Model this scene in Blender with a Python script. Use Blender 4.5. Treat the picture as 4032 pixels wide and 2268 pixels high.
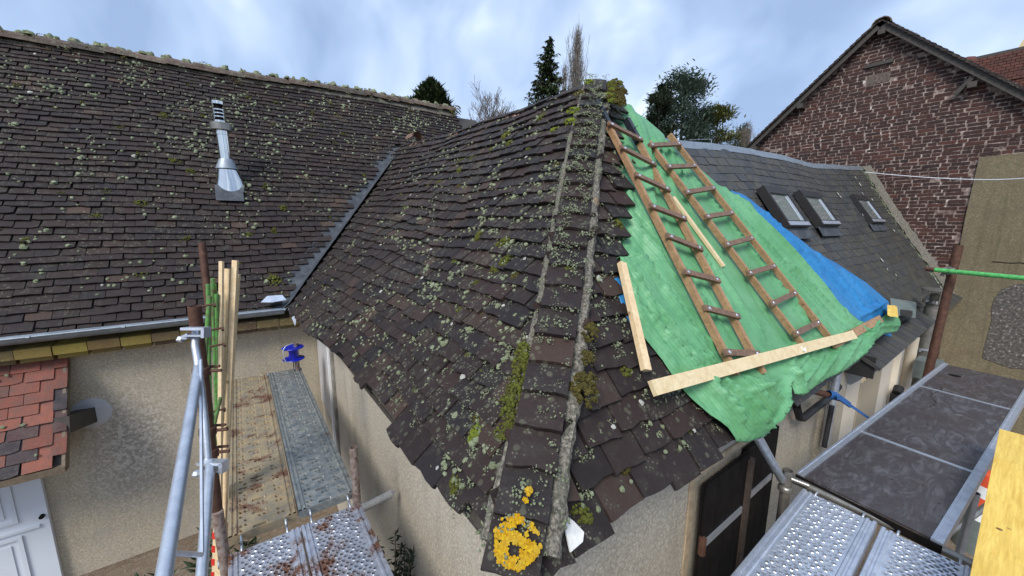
import bpy, bmesh, math, random
from mathutils import Vector, Matrix, noise
from mathutils.geometry import delaunay_2d_cdt
random.seed(11)
RND = random.random
def U(a, b): return a + (b - a) * RND()
S = bpy.context.scene
COL = S.collection
for o in list(bpy.data.objects): bpy.data.objects.remove(o)

# ------------------------------------------------------------------ camera
EYE = 3.6                                    # eye height over the yard
PITCH, HEAD, ROLL, FPX = math.radians(9.6), math.radians(54), math.radians(0.4), 1500.0
_h = Vector((math.cos(HEAD), math.sin(HEAD), 0)); _r = Vector((math.sin(HEAD), -math.cos(HEAD), 0)); _u = Vector((0, 0, 1))
FW = _h * math.cos(PITCH) - _u * math.sin(PITCH); UP0 = _u * math.cos(PITCH) + _h * math.sin(PITCH)
RT = _r * math.cos(ROLL) + UP0 * math.sin(ROLL); UP = -_r * math.sin(ROLL) + UP0 * math.cos(ROLL)
EYEP = Vector((0, 0, EYE))
cam = bpy.data.cameras.new('camera'); camo = bpy.data.objects.new('camera', cam); COL.objects.link(camo)
cam.sensor_width = 36; cam.lens = 36 * FPX / 4032; cam.clip_start = 0.05; cam.clip_end = 3000
camo.matrix_world = Matrix(((RT.x, UP.x, -FW.x, 0), (RT.y, UP.y, -FW.y, 0), (RT.z, UP.z, -FW.z, EYE), (0, 0, 0, 1)))
S.camera = camo
S.render.resolution_x, S.render.resolution_y = 1024, 576
S.render.engine = 'CYCLES'
S.view_settings.view_transform = 'Standard'; S.view_settings.look = 'None'
S.view_settings.exposure = 1.30; S.view_settings.gamma = 1.0; S.view_settings.use_curve_mapping = False

# ------------------------------------------------------------------ sky and sun
SUN_EL, SUN_AZ = math.radians(44), math.radians(-148)      # azimuth from +X, counter-clockwise
w = bpy.data.worlds.new('World'); S.world = w; w.use_nodes = True
nt = w.node_tree; nt.nodes.clear()
def N(t, typ, **k):
    n = t.nodes.new(typ)
    for a, b in k.items():
        if a.startswith('i_'): n.inputs[a[2:].replace('_', ' ')].default_value = b
        else: setattr(n, a, b)
    return n
out = N(nt, 'ShaderNodeOutputWorld')
sky = N(nt, 'ShaderNodeTexSky', sky_type='NISHITA', sun_disc=False, sun_elevation=SUN_EL, sun_rotation=math.radians(90) - SUN_AZ, air_density=1.0, dust_density=1.0)
b1 = N(nt, 'ShaderNodeBackground'); b1.inputs[1].default_value = 0.1
nt.links.new(sky.outputs[0], b1.inputs[0])
tc = N(nt, 'ShaderNodeTexCoord'); sep = N(nt, 'ShaderNodeSeparateXYZ'); nt.links.new(tc.outputs['Generated'], sep.inputs[0])
def wm(op, a, b=None, c=None):
    m = N(nt, 'ShaderNodeMath', operation=op)
    for i, v in enumerate((a, b, c)):
        if v is None: continue
        if isinstance(v, (int, float)): m.inputs[i].default_value = v
        else: nt.links.new(v, m.inputs[i])
    return m.outputs[0]
zz = wm('ADD', wm('MAXIMUM', sep.outputs[2], 0.0), 1.15)
cx = wm('DIVIDE', sep.outputs[0], zz); cy = wm('DIVIDE', sep.outputs[1], zz)
cmb = N(nt, 'ShaderNodeCombineXYZ'); nt.links.new(cx, cmb.inputs[0]); nt.links.new(cy, cmb.inputs[1])
mp = N(nt, 'ShaderNodeMapping'); mp.inputs['Rotation'].default_value = (0, 0, math.radians(-54)); mp.inputs['Scale'].default_value = (1.0, 0.75, 1); mp.inputs['Location'].default_value = (3.3, 1.7, 0)
nt.links.new(cmb.outputs[0], mp.inputs[0])
n1 = N(nt, 'ShaderNodeTexNoise', i_Scale=4.2, i_Detail=4.0, i_Roughness=0.45, i_Distortion=0.1); nt.links.new(mp.outputs[0], n1.inputs['Vector'])
n2 = N(nt, 'ShaderNodeTexNoise', i_Scale=11.0, i_Detail=3.0, i_Roughness=0.5, i_Distortion=0.3); nt.links.new(mp.outputs[0], n2.inputs['Vector'])
mixv = wm('ADD', wm('MULTIPLY', n1.outputs[0], 0.62), wm('MULTIPLY', n2.outputs[0], 0.38))
rp = N(nt, 'ShaderNodeValToRGB'); nt.links.new(mixv, rp.inputs[0])
cr = rp.color_ramp; cr.elements[0].position = 0.38; cr.elements[0].color = (0.20, 0.275, 0.42, 1); cr.elements[1].position = 0.63; cr.elements[1].color = (0.56, 0.64, 0.73, 1)
e = cr.elements.new(0.46); e.color = (0.26, 0.345, 0.50, 1); e = cr.elements.new(0.55); e.color = (0.37, 0.455, 0.60, 1)
b2 = N(nt, 'ShaderNodeBackground'); b2.inputs[1].default_value = 0.76; nt.links.new(rp.outputs[0], b2.inputs[0])
mx = N(nt, 'ShaderNodeMixShader'); mx.inputs[0].default_value = 0.9
nt.links.new(b1.outputs[0], mx.inputs[1]); nt.links.new(b2.outputs[0], mx.inputs[2]); nt.links.new(mx.outputs[0], out.inputs[0])
sl = bpy.data.lights.new('sun', 'SUN'); sl.energy = 1.5; sl.angle = math.radians(22); sl.color = (1.0, 0.96, 0.9)
so = bpy.data.objects.new('sun', sl); COL.objects.link(so)
sd = Vector((math.cos(SUN_AZ) * math.cos(SUN_EL), math.sin(SUN_AZ) * math.cos(SUN_EL), math.sin(SUN_EL)))
so.rotation_euler = sd.to_track_quat('Z', 'Y').to_euler(); so.location = (0, 0, 40)

# ------------------------------------------------------------------ geometry helpers
DSP = 4032 / 2576
def ray(px, py):
    a = px * DSP - 2016; b = 1134 - py * DSP
    return RT * (a / FPX) + UP * (b / FPX) + FW
def aY(px, py, y): d = ray(px, py); return EYEP + d * (y / d.y)
def aX(px, py, x): d = ray(px, py); return EYEP + d * (x / d.x)
def aZ(px, py, z): d = ray(px, py); return EYEP + d * ((z - EYE) / d.z)
def hwpx(px, py, y, w_): return w_ / DSP * DSP * DSP / FPX * (y / ray(px, py).y)
def aD(px, py, dep): return EYEP + ray(px, py) * dep
def aP(px, py, p0, n): d = ray(px, py); n = Vector(n); return EYEP + d * ((Vector(p0) - EYEP).dot(n) / d.dot(n))
def V(*a): return Vector(a)
ORG = {}
def tag(o, label=None, cat=None, group=None, kind=None):
    if label: o['label'] = label
    if cat: o['category'] = cat
    if group: o['group'] = group
    if kind: o['kind'] = kind
    return o
def thing(name, loc, label, cat, group=None):
    o = bpy.data.objects.new(name, None); COL.objects.link(o); o.location = loc; o.empty_display_size = 0.2
    ORG[o.name] = Vector(loc); return tag(o, label, cat, group)
def org(p): return ORG.get(p.name, Vector((0, 0, 0))) if p else Vector((0, 0, 0))
def put(name, mesh, M, parent):
    o = bpy.data.objects.new(name, mesh); COL.objects.link(o)
    if parent: o.parent = parent
    o.matrix_local = Matrix.Translation(-org(parent)) @ M
    return o
def frame(o, x, y, z):
    x = x.normalized(); z = z.normalized(); y = z.cross(x).normalized(); x = y.cross(z)
    return Matrix(((x.x, y.x, z.x, o.x), (x.y, y.y, z.y, o.y), (x.z, y.z, z.z, o.z), (0, 0, 0, 1)))
def perp(d):
    d = d.normalized(); a = Vector((0, 0, 1)) if abs(d.z) < 0.9 else Vector((1, 0, 0))
    x = d.cross(a).normalized(); return x, x.cross(d).normalized()
class MB:
    def __init__(s): s.v = []; s.f = []
    def add(s, vs, fs):
        b = len(s.v); s.v += [tuple(v) for v in vs]; s.f += [tuple(i + b for i in f) for f in fs]; return s
    def box(s, c, sz, M=None):
        x, y, z = sz[0] / 2, sz[1] / 2, sz[2] / 2
        vs = [Vector(p) for p in ((-x, -y, -z), (x, -y, -z), (x, y, -z), (-x, y, -z), (-x, -y, z), (x, -y, z), (x, y, z), (-x, y, z))]
        if M is not None: vs = [M @ v for v in vs]
        vs = [v + Vector(c) for v in vs]
        return s.add(vs, [(0, 3, 2, 1), (4, 5, 6, 7), (0, 1, 5, 4), (1, 2, 6, 5), (2, 3, 7, 6), (3, 0, 4, 7)])
    def b2(s, a, b):
        a = Vector(a); b = Vector(b); return s.box((a + b) / 2, (abs(b.x - a.x), abs(b.y - a.y), abs(b.z - a.z)))
    def beam(s, p, q, wd, th, nrm):
        p = Vector(p); q = Vector(q); d = (q - p); L = d.length; M = frame(Vector((0, 0, 0)), d, None, Vector(nrm) - d.normalized() * Vector(nrm).dot(d.normalized())).to_3x3()
        return s.box((p + q) / 2, (L, wd, th), M)
    def tube(s, p, q, r, n=12, r2=None, cap=True, hollow=False):
        p = Vector(p); q = Vector(q); r2 = r if r2 is None else r2; x, y = perp(q - p); vs = []
        for c, rr in ((p, r), (q, r2)):
            for i in range(n):
                a = 2 * math.pi * i / n; vs.append(c + (x * math.cos(a) + y * math.sin(a)) * rr)
        fs = [(i, (i + 1) % n, n + (i + 1) % n, n + i) for i in range(n)]
        fs = [f[::-1] for f in fs]
        if hollow:
            for c, rr in ((p, r * .82), (q, r2 * .82)):
                for i in range(n):
                    a = 2 * math.pi * i / n; vs.append(c + (x * math.cos(a) + y * math.sin(a)) * rr)
            for i in range(n):
                j = (i + 1) % n
                fs += [(2 * n + i, 2 * n + j, 3 * n + j, 3 * n + i), (n + i, n + j, 3 * n + j, 3 * n + i), (i, j, 2 * n + j, 2 * n + i)]
        elif cap: fs += [tuple(range(n)), tuple(range(2 * n - 1, n - 1, -1))]
        return s.add(vs, fs)
    def path(s, pts, r, n=8):
        pts = [Vector(p) for p in pts]; rs = r if isinstance(r, (list, tuple)) else [r] * len(pts); vs = []; px = None
        for i, p in enumerate(pts):
            d = (pts[min(i + 1, len(pts) - 1)] - pts[max(i - 1, 0)]).normalized()
            if px is None: x, y = perp(d)
            else: x = (px - d * px.dot(d)).normalized(); y = x.cross(d)
            px = x
            for k in range(n):
                a = 2 * math.pi * k / n; vs.append(p + (x * math.cos(a) + y * math.sin(a)) * rs[i])
        fs = []
        for i in range(len(pts) - 1):
            for k in range(n): fs.append((i * n + k, (i + 1) * n + k, (i + 1) * n + (k + 1) % n, i * n + (k + 1) % n))
        fs += [tuple(range(n)), tuple(range(len(vs) - 1, len(vs) - n - 1, -1))]
        return s.add(vs, fs)
    def lathe(s, c, prof, n=20, ax=None):
        c = Vector(c); ax = Vector(ax or (0, 0, 1)).normalized(); x, y = perp(ax); vs = []
        for r, z in prof:
            for k in range(n):
                a = 2 * math.pi * k / n; vs.append(c + ax * z + (x * math.cos(a) + y * math.sin(a)) * r)
        fs = [(i * n + k, i * n + (k + 1) % n, (i + 1) * n + (k + 1) % n, (i + 1) * n + k) for i in range(len(prof) - 1) for k in range(n)]
        return s.add(vs, [f[::-1] for f in fs])
    def prism(s, pts, ext):
        n = len(pts); e = Vector(ext); a = [Vector(p) for p in pts]; vs = a + [p + e for p in a]
        return s.add(vs, [tuple(range(n - 1, -1, -1)), tuple(range(n, 2 * n))] + [(i, (i + 1) % n, n + (i + 1) % n, n + i) for i in range(n)])
    def mesh(s, name, m, off=Vector((0, 0, 0)), smooth=False):
        me = bpy.data.meshes.new(name); o = off
        me.from_pydata([(v[0] - o.x, v[1] - o.y, v[2] - o.z) for v in s.v], [], s.f)
        if m: me.materials.append(m)
        if smooth: me.polygons.foreach_set('use_smooth', [True] * len(me.polygons))
        me.update(); return me
    def build(s, name, m, parent=None, smooth=False, fix=True):
        off = org(parent)
        if parent is None and s.v:
            xs = [v[0] for v in s.v]; ys = [v[1] for v in s.v]; off = Vector(((min(xs) + max(xs)) / 2, (min(ys) + max(ys)) / 2, min(v[2] for v in s.v)))
        me = s.mesh(name, m, off, smooth)
        if fix:
            bm = bmesh.new(); bm.from_mesh(me); bmesh.ops.recalc_face_normals(bm, faces=bm.faces); bm.to_mesh(me); bm.free()
        o = bpy.data.objects.new(name, me); COL.objects.link(o)
        if parent: o.parent = parent; ORG[o.name] = off
        else: o.location = off; ORG[o.name] = off
        if smooth:
            try: me.set_sharp_from_angle(angle=math.radians(40))
            except Exception: pass
        return o

# ------------------------------------------------------------------ materials
def lk(t, a, b): t.links.new(a, b)
def ramp(t, fac, stops, interp='LINEAR'):
    r = N(t, 'ShaderNodeValToRGB'); c = r.color_ramp; c.interpolation = interp
    c.elements[0].position = stops[0][0]; c.elements[0].color = (*stops[0][1], 1)
    c.elements[1].position = stops[-1][0]; c.elements[1].color = (*stops[-1][1], 1)
    for p, col in stops[1:-1]: e = c.elements.new(p); e.color = (*col, 1)
    lk(t, fac, r.inputs[0]); return r.outputs[0]
def nz(t, vec, sc, det=4, rough=.5, dist=0.0):
    n = N(t, 'ShaderNodeTexNoise', i_Scale=sc, i_Detail=float(det), i_Roughness=rough, i_Distortion=dist); lk(t, vec, n.inputs['Vector']); return n.outputs[0]
def mth(t, op, a, b=0.0):
    m = N(t, 'ShaderNodeMath', operation=op)
    for i, v in enumerate((a, b)):
        if isinstance(v, (int, float)): m.inputs[i].default_value = v
        else: lk(t, v, m.inputs[i])
    return m.outputs[0]
def mixc(t, f, a, b, mode='MIX'):
    m = N(t, 'ShaderNodeMix', data_type='RGBA', blend_type=mode)
    for s_, v in ((0, f), (6, a), (7, b)):
        if isinstance(v, (int, float)): m.inputs[s_].default_value = v
        elif isinstance(v, tuple): m.inputs[s_].default_value = (*v, 1)
        else: lk(t, v, m.inputs[s_])
    return m.outputs[2]
def step(t, v, a, b): 
    m = N(t, 'ShaderNodeMapRange'); m.inputs[1].default_value = a; m.inputs[2].default_value = b; lk(t, v, m.inputs[0]); return m.outputs[0]
def newmat(name):
    m = bpy.data.materials.new(name); m.use_nodes = True; t = m.node_tree; bs = t.nodes['Principled BSDF']
    g = N(t, 'ShaderNodeNewGeometry'); return m, t, bs, g
def bump(t, bs, h, st=.4, dist=.01):
    b = N(t, 'ShaderNodeBump'); b.inputs['Strength'].default_value = st; b.inputs['Distance'].default_value = dist; lk(t, h, b.inputs['Height']); lk(t, b.outputs[0], bs.inputs['Normal'])
def rnd(t, g):
    oi = N(t, 'ShaderNodeObjectInfo'); return mth(t, 'FRACT', mth(t, 'ADD', oi.outputs['Random'], g.outputs['Random Per Island']))
def mapv(t, vec, scale, rot=(0, 0, 0)):
    m = N(t, 'ShaderNodeMapping'); m.inputs['Scale'].default_value = scale; m.inputs['Rotation'].default_value = rot; lk(t, vec, m.inputs[0]); return m.outputs[0]

def m_tile(name, stops, lich=.5, lcol=(.17, .18, .12), film=(.05, .044, .036), rough=.72, fl=.48):
    m, t, bs, g = newmat(name); p = g.outputs['Position']; r = rnd(t, g)
    c = ramp(t, r, stops)
    big = nz(t, p, 1.3, 3); mid = nz(t, p, 14, 6, .6); fine = nz(t, p, 90, 5, .65)
    c = mixc(t, step(t, mid, fl, fl + .25), c, mixc(t, .5, c, film))
    c = mixc(t, mth(t, 'MULTIPLY', step(t, fine, .35, .75), .55), c, mixc(t, .5, c, (.0, .0, .0), 'MIX'))
    v = N(t, 'ShaderNodeTexVoronoi', i_Scale=75.0); lk(t, p, v.inputs['Vector'])
    spot = mth(t, 'MULTIPLY', mth(t, 'LESS_THAN', v.outputs['Distance'], .30), step(t, mth(t, 'ADD', mid, mth(t, 'MULTIPLY', big, .5)), .98 - .22 * lich, 1.02 - .1 * lich))
    v2 = N(t, 'ShaderNodeTexVoronoi', i_Scale=22.0); lk(t, p, v2.inputs['Vector'])
    sp2 = mth(t, 'MULTIPLY', step(t, mth(t, 'SUBTRACT', v2.outputs['Distance'], mth(t, 'MULTIPLY', fine, .25)), .16, .08), step(t, big, .42, .55))
    f = mth(t, 'MAXIMUM', mth(t, 'MULTIPLY', spot, .8), mth(t, 'MULTIPLY', sp2, .28 * lich + .05))
    c = mixc(t, f, c, lcol)
    lk(t, c, bs.inputs['Base Color']); bs.inputs['Roughness'].default_value = rough; bs.inputs['Specular IOR Level'].default_value = .35
    bump(t, bs, mth(t, 'ADD', fine, mth(t, 'MULTIPLY', mid, 1.5)), .55, .006)
    return m
DK = [(0, (.014, .009, .009)), (.2, (.026, .015, .013)), (.4, (.016, .012, .013)), (.6, (.034, .018, .015)), (.76, (.012, .010, .011)), (.93, (.052, .030, .022)), (1, (.020, .013, .012))]
M_tileW = m_tile('old clay tile', DK, .9)
M_tileL = m_tile('old clay tile far roof', [(0, (.019, .013, .013)), (.25, (.029, .018, .016)), (.5, (.020, .015, .016)), (.72, (.036, .021, .018)), (.86, (.018, .014, .016)), (.97, (.048, .029, .023)), (1, (.072, .044, .032))], .9)
M_tileR = m_tile('red clay tile', [(0, (.27, .080, .05)), (.3, (.19, .065, .045)), (.5, (.34, .11, .07)), (.65, (.12, .05, .04)), (.75, (.045, .035, .04)), (.88, (.035, .03, .036)), (1, (.30, .10, .07))], .35, film=(.10, .08, .075), fl=.40)
M_tileRidge = m_tile('ridge clay', [(0, (.09, .065, .05)), (.5, (.15, .10, .08)), (1, (.07, .06, .05))], 1.4, (.30, .29, .21), (.20, .19, .14))
M_tileGen = m_tile('yellow lichened clay', [(0, (.26, .20, .04)), (.25, (.16, .09, .05)), (.5, (.30, .23, .05)), (.75, (.12, .075, .05)), (1, (.20, .15, .06))], .8, (.36, .34, .20), (.22, .17, .05))
M_slate = m_tile('slate', [(0, (.038, .042, .049)), (.3, (.056, .060, .064)), (.55, (.044, .043, .044)), (.75, (.070, .068, .062)), (1, (.032, .035, .042))], .5, (.22, .20, .13), (.10, .085, .04), .5, .45)
M_brick = m_tile('old brick', [(0, (.050, .023, .019)), (.25, (.034, .019, .018)), (.5, (.064, .027, .021)), (.7, (.028, .017, .017)), (.9, (.088, .032, .022)), (1, (.040, .022, .020))], .3, (.30, .25, .21), (.07, .04, .035), .85)
def m_plain(name, col, var=.25, sc=8, rough=.6, metal=0, bst=.2, bsc=60, col2=None, spec=.4, lo=.4, hi=.65):
    m, t, bs, g = newmat(name); p = g.outputs['Position']
    n = nz(t, p, sc, 6, .6); f = nz(t, p, bsc, 4, .6)
    c2 = col2 or tuple(x * (1 - var) for x in col)
    c = mixc(t, step(t, n, lo, hi), col, c2)
    c = mixc(t, mth(t, 'MULTIPLY', step(t, f, .4, .7), var * .6), c, tuple(x * .55 for x in col))
    lk(t, c, bs.inputs['Base Color']); bs.inputs['Roughness'].default_value = rough; bs.inputs['Metallic'].default_value = metal; bs.inputs['Specular IOR Level'].default_value = spec
    if bst: bump(t, bs, f, bst, .004)
    return m
def m_render(name, base, dark, light, sc=120, dirt=None, streak=False, damp=0, stain=None):
    m, t, bs, g = newmat(name); p = g.outputs['Position']
    grain = nz(t, p, sc, 3, .7); mid = nz(t, p, 3.2, 6, .6); big = nz(t, p, .9, 3)
    c = mixc(t, step(t, grain, .38, .66), dark, base); c = mixc(t, mth(t, 'MULTIPLY', step(t, grain, .60, .72), .6), c, light)
    if dirt:
        c = mixc(t, mth(t, 'MULTIPLY', step(t, mid, .48, .72), .65), c, dirt)
    v = N(t, 'ShaderNodeTexVoronoi', i_Scale=2.3); lk(t, p, v.inputs['Vector'])
    c = mixc(t, mth(t, 'MULTIPLY', step(t, v.outputs['Distance'], .07, .04), .4), c, (.28, .16, .07))
    if streak:
        s = nz(t, mapv(t, p, (1, 5, .35)), 2.2, 5, .6); c = mixc(t, mth(t, 'MULTIPLY', step(t, s, .5, .68), .6), c, tuple(x * .5 for x in base))
    if damp:
        s = nz(t, mapv(t, p, (3.2, 3.2, .45)), 1.7, 6, .65); s2 = nz(t, p, 2.0, 5, .6)
        c = mixc(t, mth(t, 'MULTIPLY', mth(t, 'MULTIPLY', step(t, s, .50, .68), step(t, s2, .40, .6)), damp), c, tuple(x * .42 for x in base))
    if stain:
        sp_ = N(t, 'ShaderNodeVectorMath', operation='SUBTRACT'); lk(t, p, sp_.inputs[0]); sp_.inputs[1].default_value = stain
        l_ = N(t, 'ShaderNodeVectorMath', operation='LENGTH'); lk(t, mapv(t, sp_.outputs[0], (1.5, .2, .85)), l_.inputs[0])
        f_ = step(t, mth(t, 'ADD', l_.outputs['Value'], mth(t, 'MULTIPLY', mid, .55)), 1.05, .45)
        g2 = step(t, nz(t, p, 42, 3, .7), .44, .60)
        c = mixc(t, mth(t, 'MULTIPLY', f_, .6), c, mixc(t, g2, (.20, .19, .18), (.60, .57, .53)))
    lk(t, c, bs.inputs['Base Color']); bs.inputs['Roughness'].default_value = .95; bs.inputs['Specular IOR Level'].default_value = .15
    bump(t, bs, mth(t, 'ADD', grain, mid), .7, .006); return m
M_wallL = m_render('tan roughcast', (.56, .485, .365), (.36, .31, .23), (.72, .66, .56), 62, (.36, .33, .29), False, .55, (-1.05, 5.3, 1.25))
M_wallH = m_render('grey roughcast', (.50, .45, .36), (.30, .27, .22), (.66, .62, .54), 80, (.42, .39, .34), False, .5)
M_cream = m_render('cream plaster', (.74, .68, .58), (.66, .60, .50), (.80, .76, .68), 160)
M_creamd = m_render('tan blind panel', (.44, .39, .30), (.38, .33, .25), (.5, .45, .36), 160)  # tan plaster tone, darker than the cream wall
M_olive = m_render('olive brown render', (.20, .17, .11), (.13, .11, .07), (.27, .24, .17), 50, (.13, .10, .07), True)
M_pebble = m_render('pebbledash patch', (.14, .13, .12), (.06, .055, .05), (.62, .58, .50), 26)
M_mortar = m_render('lime mortar', (.40, .33, .29), (.10, .065, .055), (.80, .76, .70), 14, (.085, .055, .048))
M_hipmort = m_render('grey hip mortar', (.25, .23, .19), (.07, .065, .055), (.48, .45, .38), 85, (.12, .12, .09))
M_galv = None
def m_galv(name, col, col2, rough=.38, rust=0, sc=16):
    m, t, bs, g = newmat(name); p = g.outputs['Position']
    a = nz(t, p, sc, 5, .65); b = nz(t, p, 140, 3, .6); d = nz(t, p, 5, 6, .65, .3)
    c = mixc(t, step(t, a, .35, .68), col, col2)
    met = .75
    if rust:
        f = step(t, mth(t, 'ADD', d, mth(t, 'MULTIPLY', b, .25)), .80 - .25 * rust, .86 - .2 * rust)
        c = mixc(t, f, c, mixc(t, step(t, b, .4, .6), (.16, .07, .035), (.07, .03, .02)))
        mm = mth(t, 'MULTIPLY', mth(t, 'SUBTRACT', 1.0, f), .7); lk(t, mm, bs.inputs['Metallic'])
    else: bs.inputs['Metallic'].default_value = met
    lk(t, c, bs.inputs['Base Color']); lk(t, mth(t, 'ADD', mth(t, 'MULTIPLY', a, .3), rough - .1), bs.inputs['Roughness'])
    bump(t, bs, mth(t, 'ADD', a, b), .18, .004); return m
M_galv = m_galv('galvanised steel', (.58, .62, .68), (.40, .44, .50))
M_galvb = m_galv('bright galvanised steel', (.72, .76, .84), (.50, .54, .62), .30)
M_galvr = m_galv('galvanised steel with rust', (.62, .65, .72), (.38, .40, .46), .32, .75)
M_deckrust = m_galv('rusty tan deck steel', (.56, .43, .25), (.30, .27, .22), .55, .62, 15)
M_deckgrey = m_galv('worn grey deck steel', (.22, .26, .28), (.50, .49, .44), .42, .2, 22)
M_zinc = m_galv('zinc', (.26, .30, .34), (.36, .40, .44), .5)
M_lead = m_plain('lead valley', (.045, .052, .062), .4, 9, .6, .1, .3, 50, (.09, .10, .115))
M_inox = m_plain('polished steel flue', (.72, .72, .70), .15, 3, .13, 1.0, 0, 60)
M_pipe = m_galv('sooty flue pipe', (.20, .19, .17), (.34, .33, .30), .3, .2, 7)
M_rust = m_plain('rusty tube', (.085, .040, .028), .5, 22, .7, .3, .3, 90, (.14, .07, .045))
M_rusty2 = m_plain('speckled rust tube', (.34, .29, .26), .4, 35, .6, .3, .3, 90, (.16, .08, .05))
M_greenp = m_plain('green paint', (.10, .46, .12), .35, 30, .5, 0, .2, 80, (.06, .25, .08))
M_greenold = m_plain('old green paint', (.10, .32, .07), .5, 25, .6, 0, .3, 80, (.12, .10, .06))
def m_wood(name, a, b, knot=(.25, .14, .06), sc=26, rough=.65, axis=None, kd=.06):
    m, t, bs, g = newmat(name)
    tcn = N(t, 'ShaderNodeTexCoord'); p = tcn.outputs['UV'] if axis == 'uv' else g.outputs['Position']
    r = rnd(t, g)
    st = nz(t, mapv(t, p, (1, 1, 1) if axis is None else axis), sc, 6, .7, 1.2)
    gr = nz(t, mapv(t, p, (1, 1, 1) if axis is None else axis), sc * 4, 4, .6)
    c = mixc(t, step(t, st, .38, .64), a, b)
    c = mixc(t, mth(t, 'MULTIPLY', step(t, gr, .45, .7), .35), c, tuple(x * .6 for x in b))
    v = N(t, 'ShaderNodeTexVoronoi', i_Scale=7.0); lk(t, g.outputs['Position'], v.inputs['Vector'])
    c = mixc(t, mth(t, 'MULTIPLY', step(t, v.outputs['Distance'], kd * 1.6, kd), .8), c, knot)
    c = mixc(t, mth(t, 'MULTIPLY', r, .25), c, tuple(x * .6 for x in a))
    lk(t, c, bs.inputs['Base Color']); bs.inputs['Roughness'].default_value = rough; bump(t, bs, mth(t, 'ADD', st, gr), .25, .003); return m
M_pine = m_wood('fresh pine', (.76, .60, .38), (.66, .48, .27), sc=14)
M_pinel = m_wood('pale pine plank', (.72, .60, .38), (.62, .47, .26), sc=11)
M_ladder = m_wood('weathered ladder wood', (.42, .25, .13), (.24, .135, .07), (.08, .04, .03), 24)
M_rung = m_wood('dark ladder rung wood', (.22, .13, .085), (.11, .065, .045), (.05, .03, .02), 24)
M_oldwood = m_wood('grey old timber', (.065, .055, .045), (.035, .03, .025), (.03, .03, .02), 20)
M_oldwood2 = m_wood('brown fascia timber', (.20, .15, .10), (.12, .09, .06), (.05, .04, .03), 16)
M_yellow = m_wood('yellow shuttering board', (.88, .62, .14), (.66, .40, .06), (.30, .15, .03), 4.5, .55, (.5, 7, 7), .035)
M_black = m_plain('black painted wood', (.006, .005, .005), .4, 12, .75, 0, .3, 40, (.011, .009, .008), .15)
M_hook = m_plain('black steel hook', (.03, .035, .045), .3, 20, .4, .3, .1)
M_frameb = m_plain('bare beige frame', (.46, .36, .24), .3, 20, .7)
M_white = m_plain('white painted door', (.66, .70, .76), .04, 3, .5, 0, .03)
M_whitep = m_plain('white plastic', (.82, .84, .86), .1, 8, .4)
M_greyboard = m_plain('light grey panel', (.46, .46, .47), .12, 5, .6)
M_greyg = m_plain('grey green board', (.15, .18, .17), .2, 6, .6)
M_blueplastic = m_plain('blue plastic reel', (.008, .018, .42), .4, 10, .35)
M_orange = m_plain('orange sleeve', (.75, .10, .04), .2, 10, .5)
M_strap = m_plain('blue strap', (.02, .11, .33), .3, 30, .6)
M_rubber = m_plain('black cable sleeve', (.022, .022, .024), .3, 20, .6)
M_skyfr = m_plain('dark window cladding', (.035, .034, .035), .2, 20, .42, .3, .08)
def m_growth(name, a, b, c_, sc=230, st=.9):
    # cushions and rosettes: every tuft its own tone, mealy surface, paler crown
    m, t, bs, g = newmat(name); p = g.outputs['Position']; r = g.outputs['Random Per Island']
    f = nz(t, p, sc, 5, .7); n = nz(t, p, 24, 4, .6)
    c = mixc(t, r, a, b); c = mixc(t, step(t, n, .42, .64), c, c_); c = mixc(t, mth(t, 'MULTIPLY', step(t, f, .42, .68), .6), c, tuple(x * .4 for x in c_))
    lk(t, c, bs.inputs['Base Color']); bs.inputs['Roughness'].default_value = 1.0; bs.inputs['Specular IOR Level'].default_value = .05
    bump(t, bs, f, st, .006); return m
M_lichen = m_growth('pale lichen', (.34, .38, .26), (.17, .20, .12), (.22, .25, .15))
M_lichw = m_growth('white lichen', (.55, .55, .50), (.38, .39, .35), (.44, .44, .40))
M_moss = m_growth('green moss', (.15, .17, .035), (.075, .085, .020), (.085, .085, .025))
M_mossd = m_growth('brown moss', (.13, .11, .035), (.06, .055, .018), (.07, .06, .022))
M_mossb = m_growth('bright moss', (.22, .27, .03), (.12, .15, .02), (.13, .17, .03))
M_orl = m_growth('orange lichen', (.62, .40, .018), (.42, .19, .010), (.52, .34, .04), 150)
M_leaf = m_plain('bay leaf', (.030, .050, .018), .4, 30, .5, 0, .1)
def m_glass(name, col, rough=.08):
    m, t, bs, g = newmat(name); bs.inputs['Base Color'].default_value = (*col, 1); bs.inputs['Roughness'].default_value = rough; bs.inputs['Specular IOR Level'].default_value = 1.0; bs.inputs['Coat Weight'].default_value = 1.0; bs.inputs['Coat Roughness'].default_value = .03
    return m
M_glass = m_glass('reflecting pane', (.22, .27, .26))
def m_ply():
    m, t, bs, g = newmat('brown film faced plywood'); p = g.outputs['Position']
    a = nz(t, p, 2.5, 5, .6, 1.5); b = nz(t, mapv(t, p, (1, 3, 1)), 3.2, 8, .72, 2.6); f = nz(t, p, 55, 4, .7); d = nz(t, p, 160, 2)
    c = mixc(t, step(t, f, .35, .7), (.060, .050, .052), (.040, .033, .036))
    sc = mth(t, 'MULTIPLY', step(t, b, .47, .64), step(t, a, .36, .56)); c = mixc(t, mth(t, 'MULTIPLY', sc, .55), c, (.17, .17, .185))
    c = mixc(t, mth(t, 'MULTIPLY', step(t, d, .70, .76), .5), c, (.2, .2, .2))
    wet = step(t, nz(t, p, 1.6, 4, .6, .8), .42, .60)
    lk(t, c, bs.inputs['Base Color']); lk(t, mth(t, 'ADD', mth(t, 'MULTIPLY', wet, .25), .32), bs.inputs['Roughness'])
    bump(t, bs, mth(t, 'ADD', f, b), .2, .003); return m
M_ply = m_ply()
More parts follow.
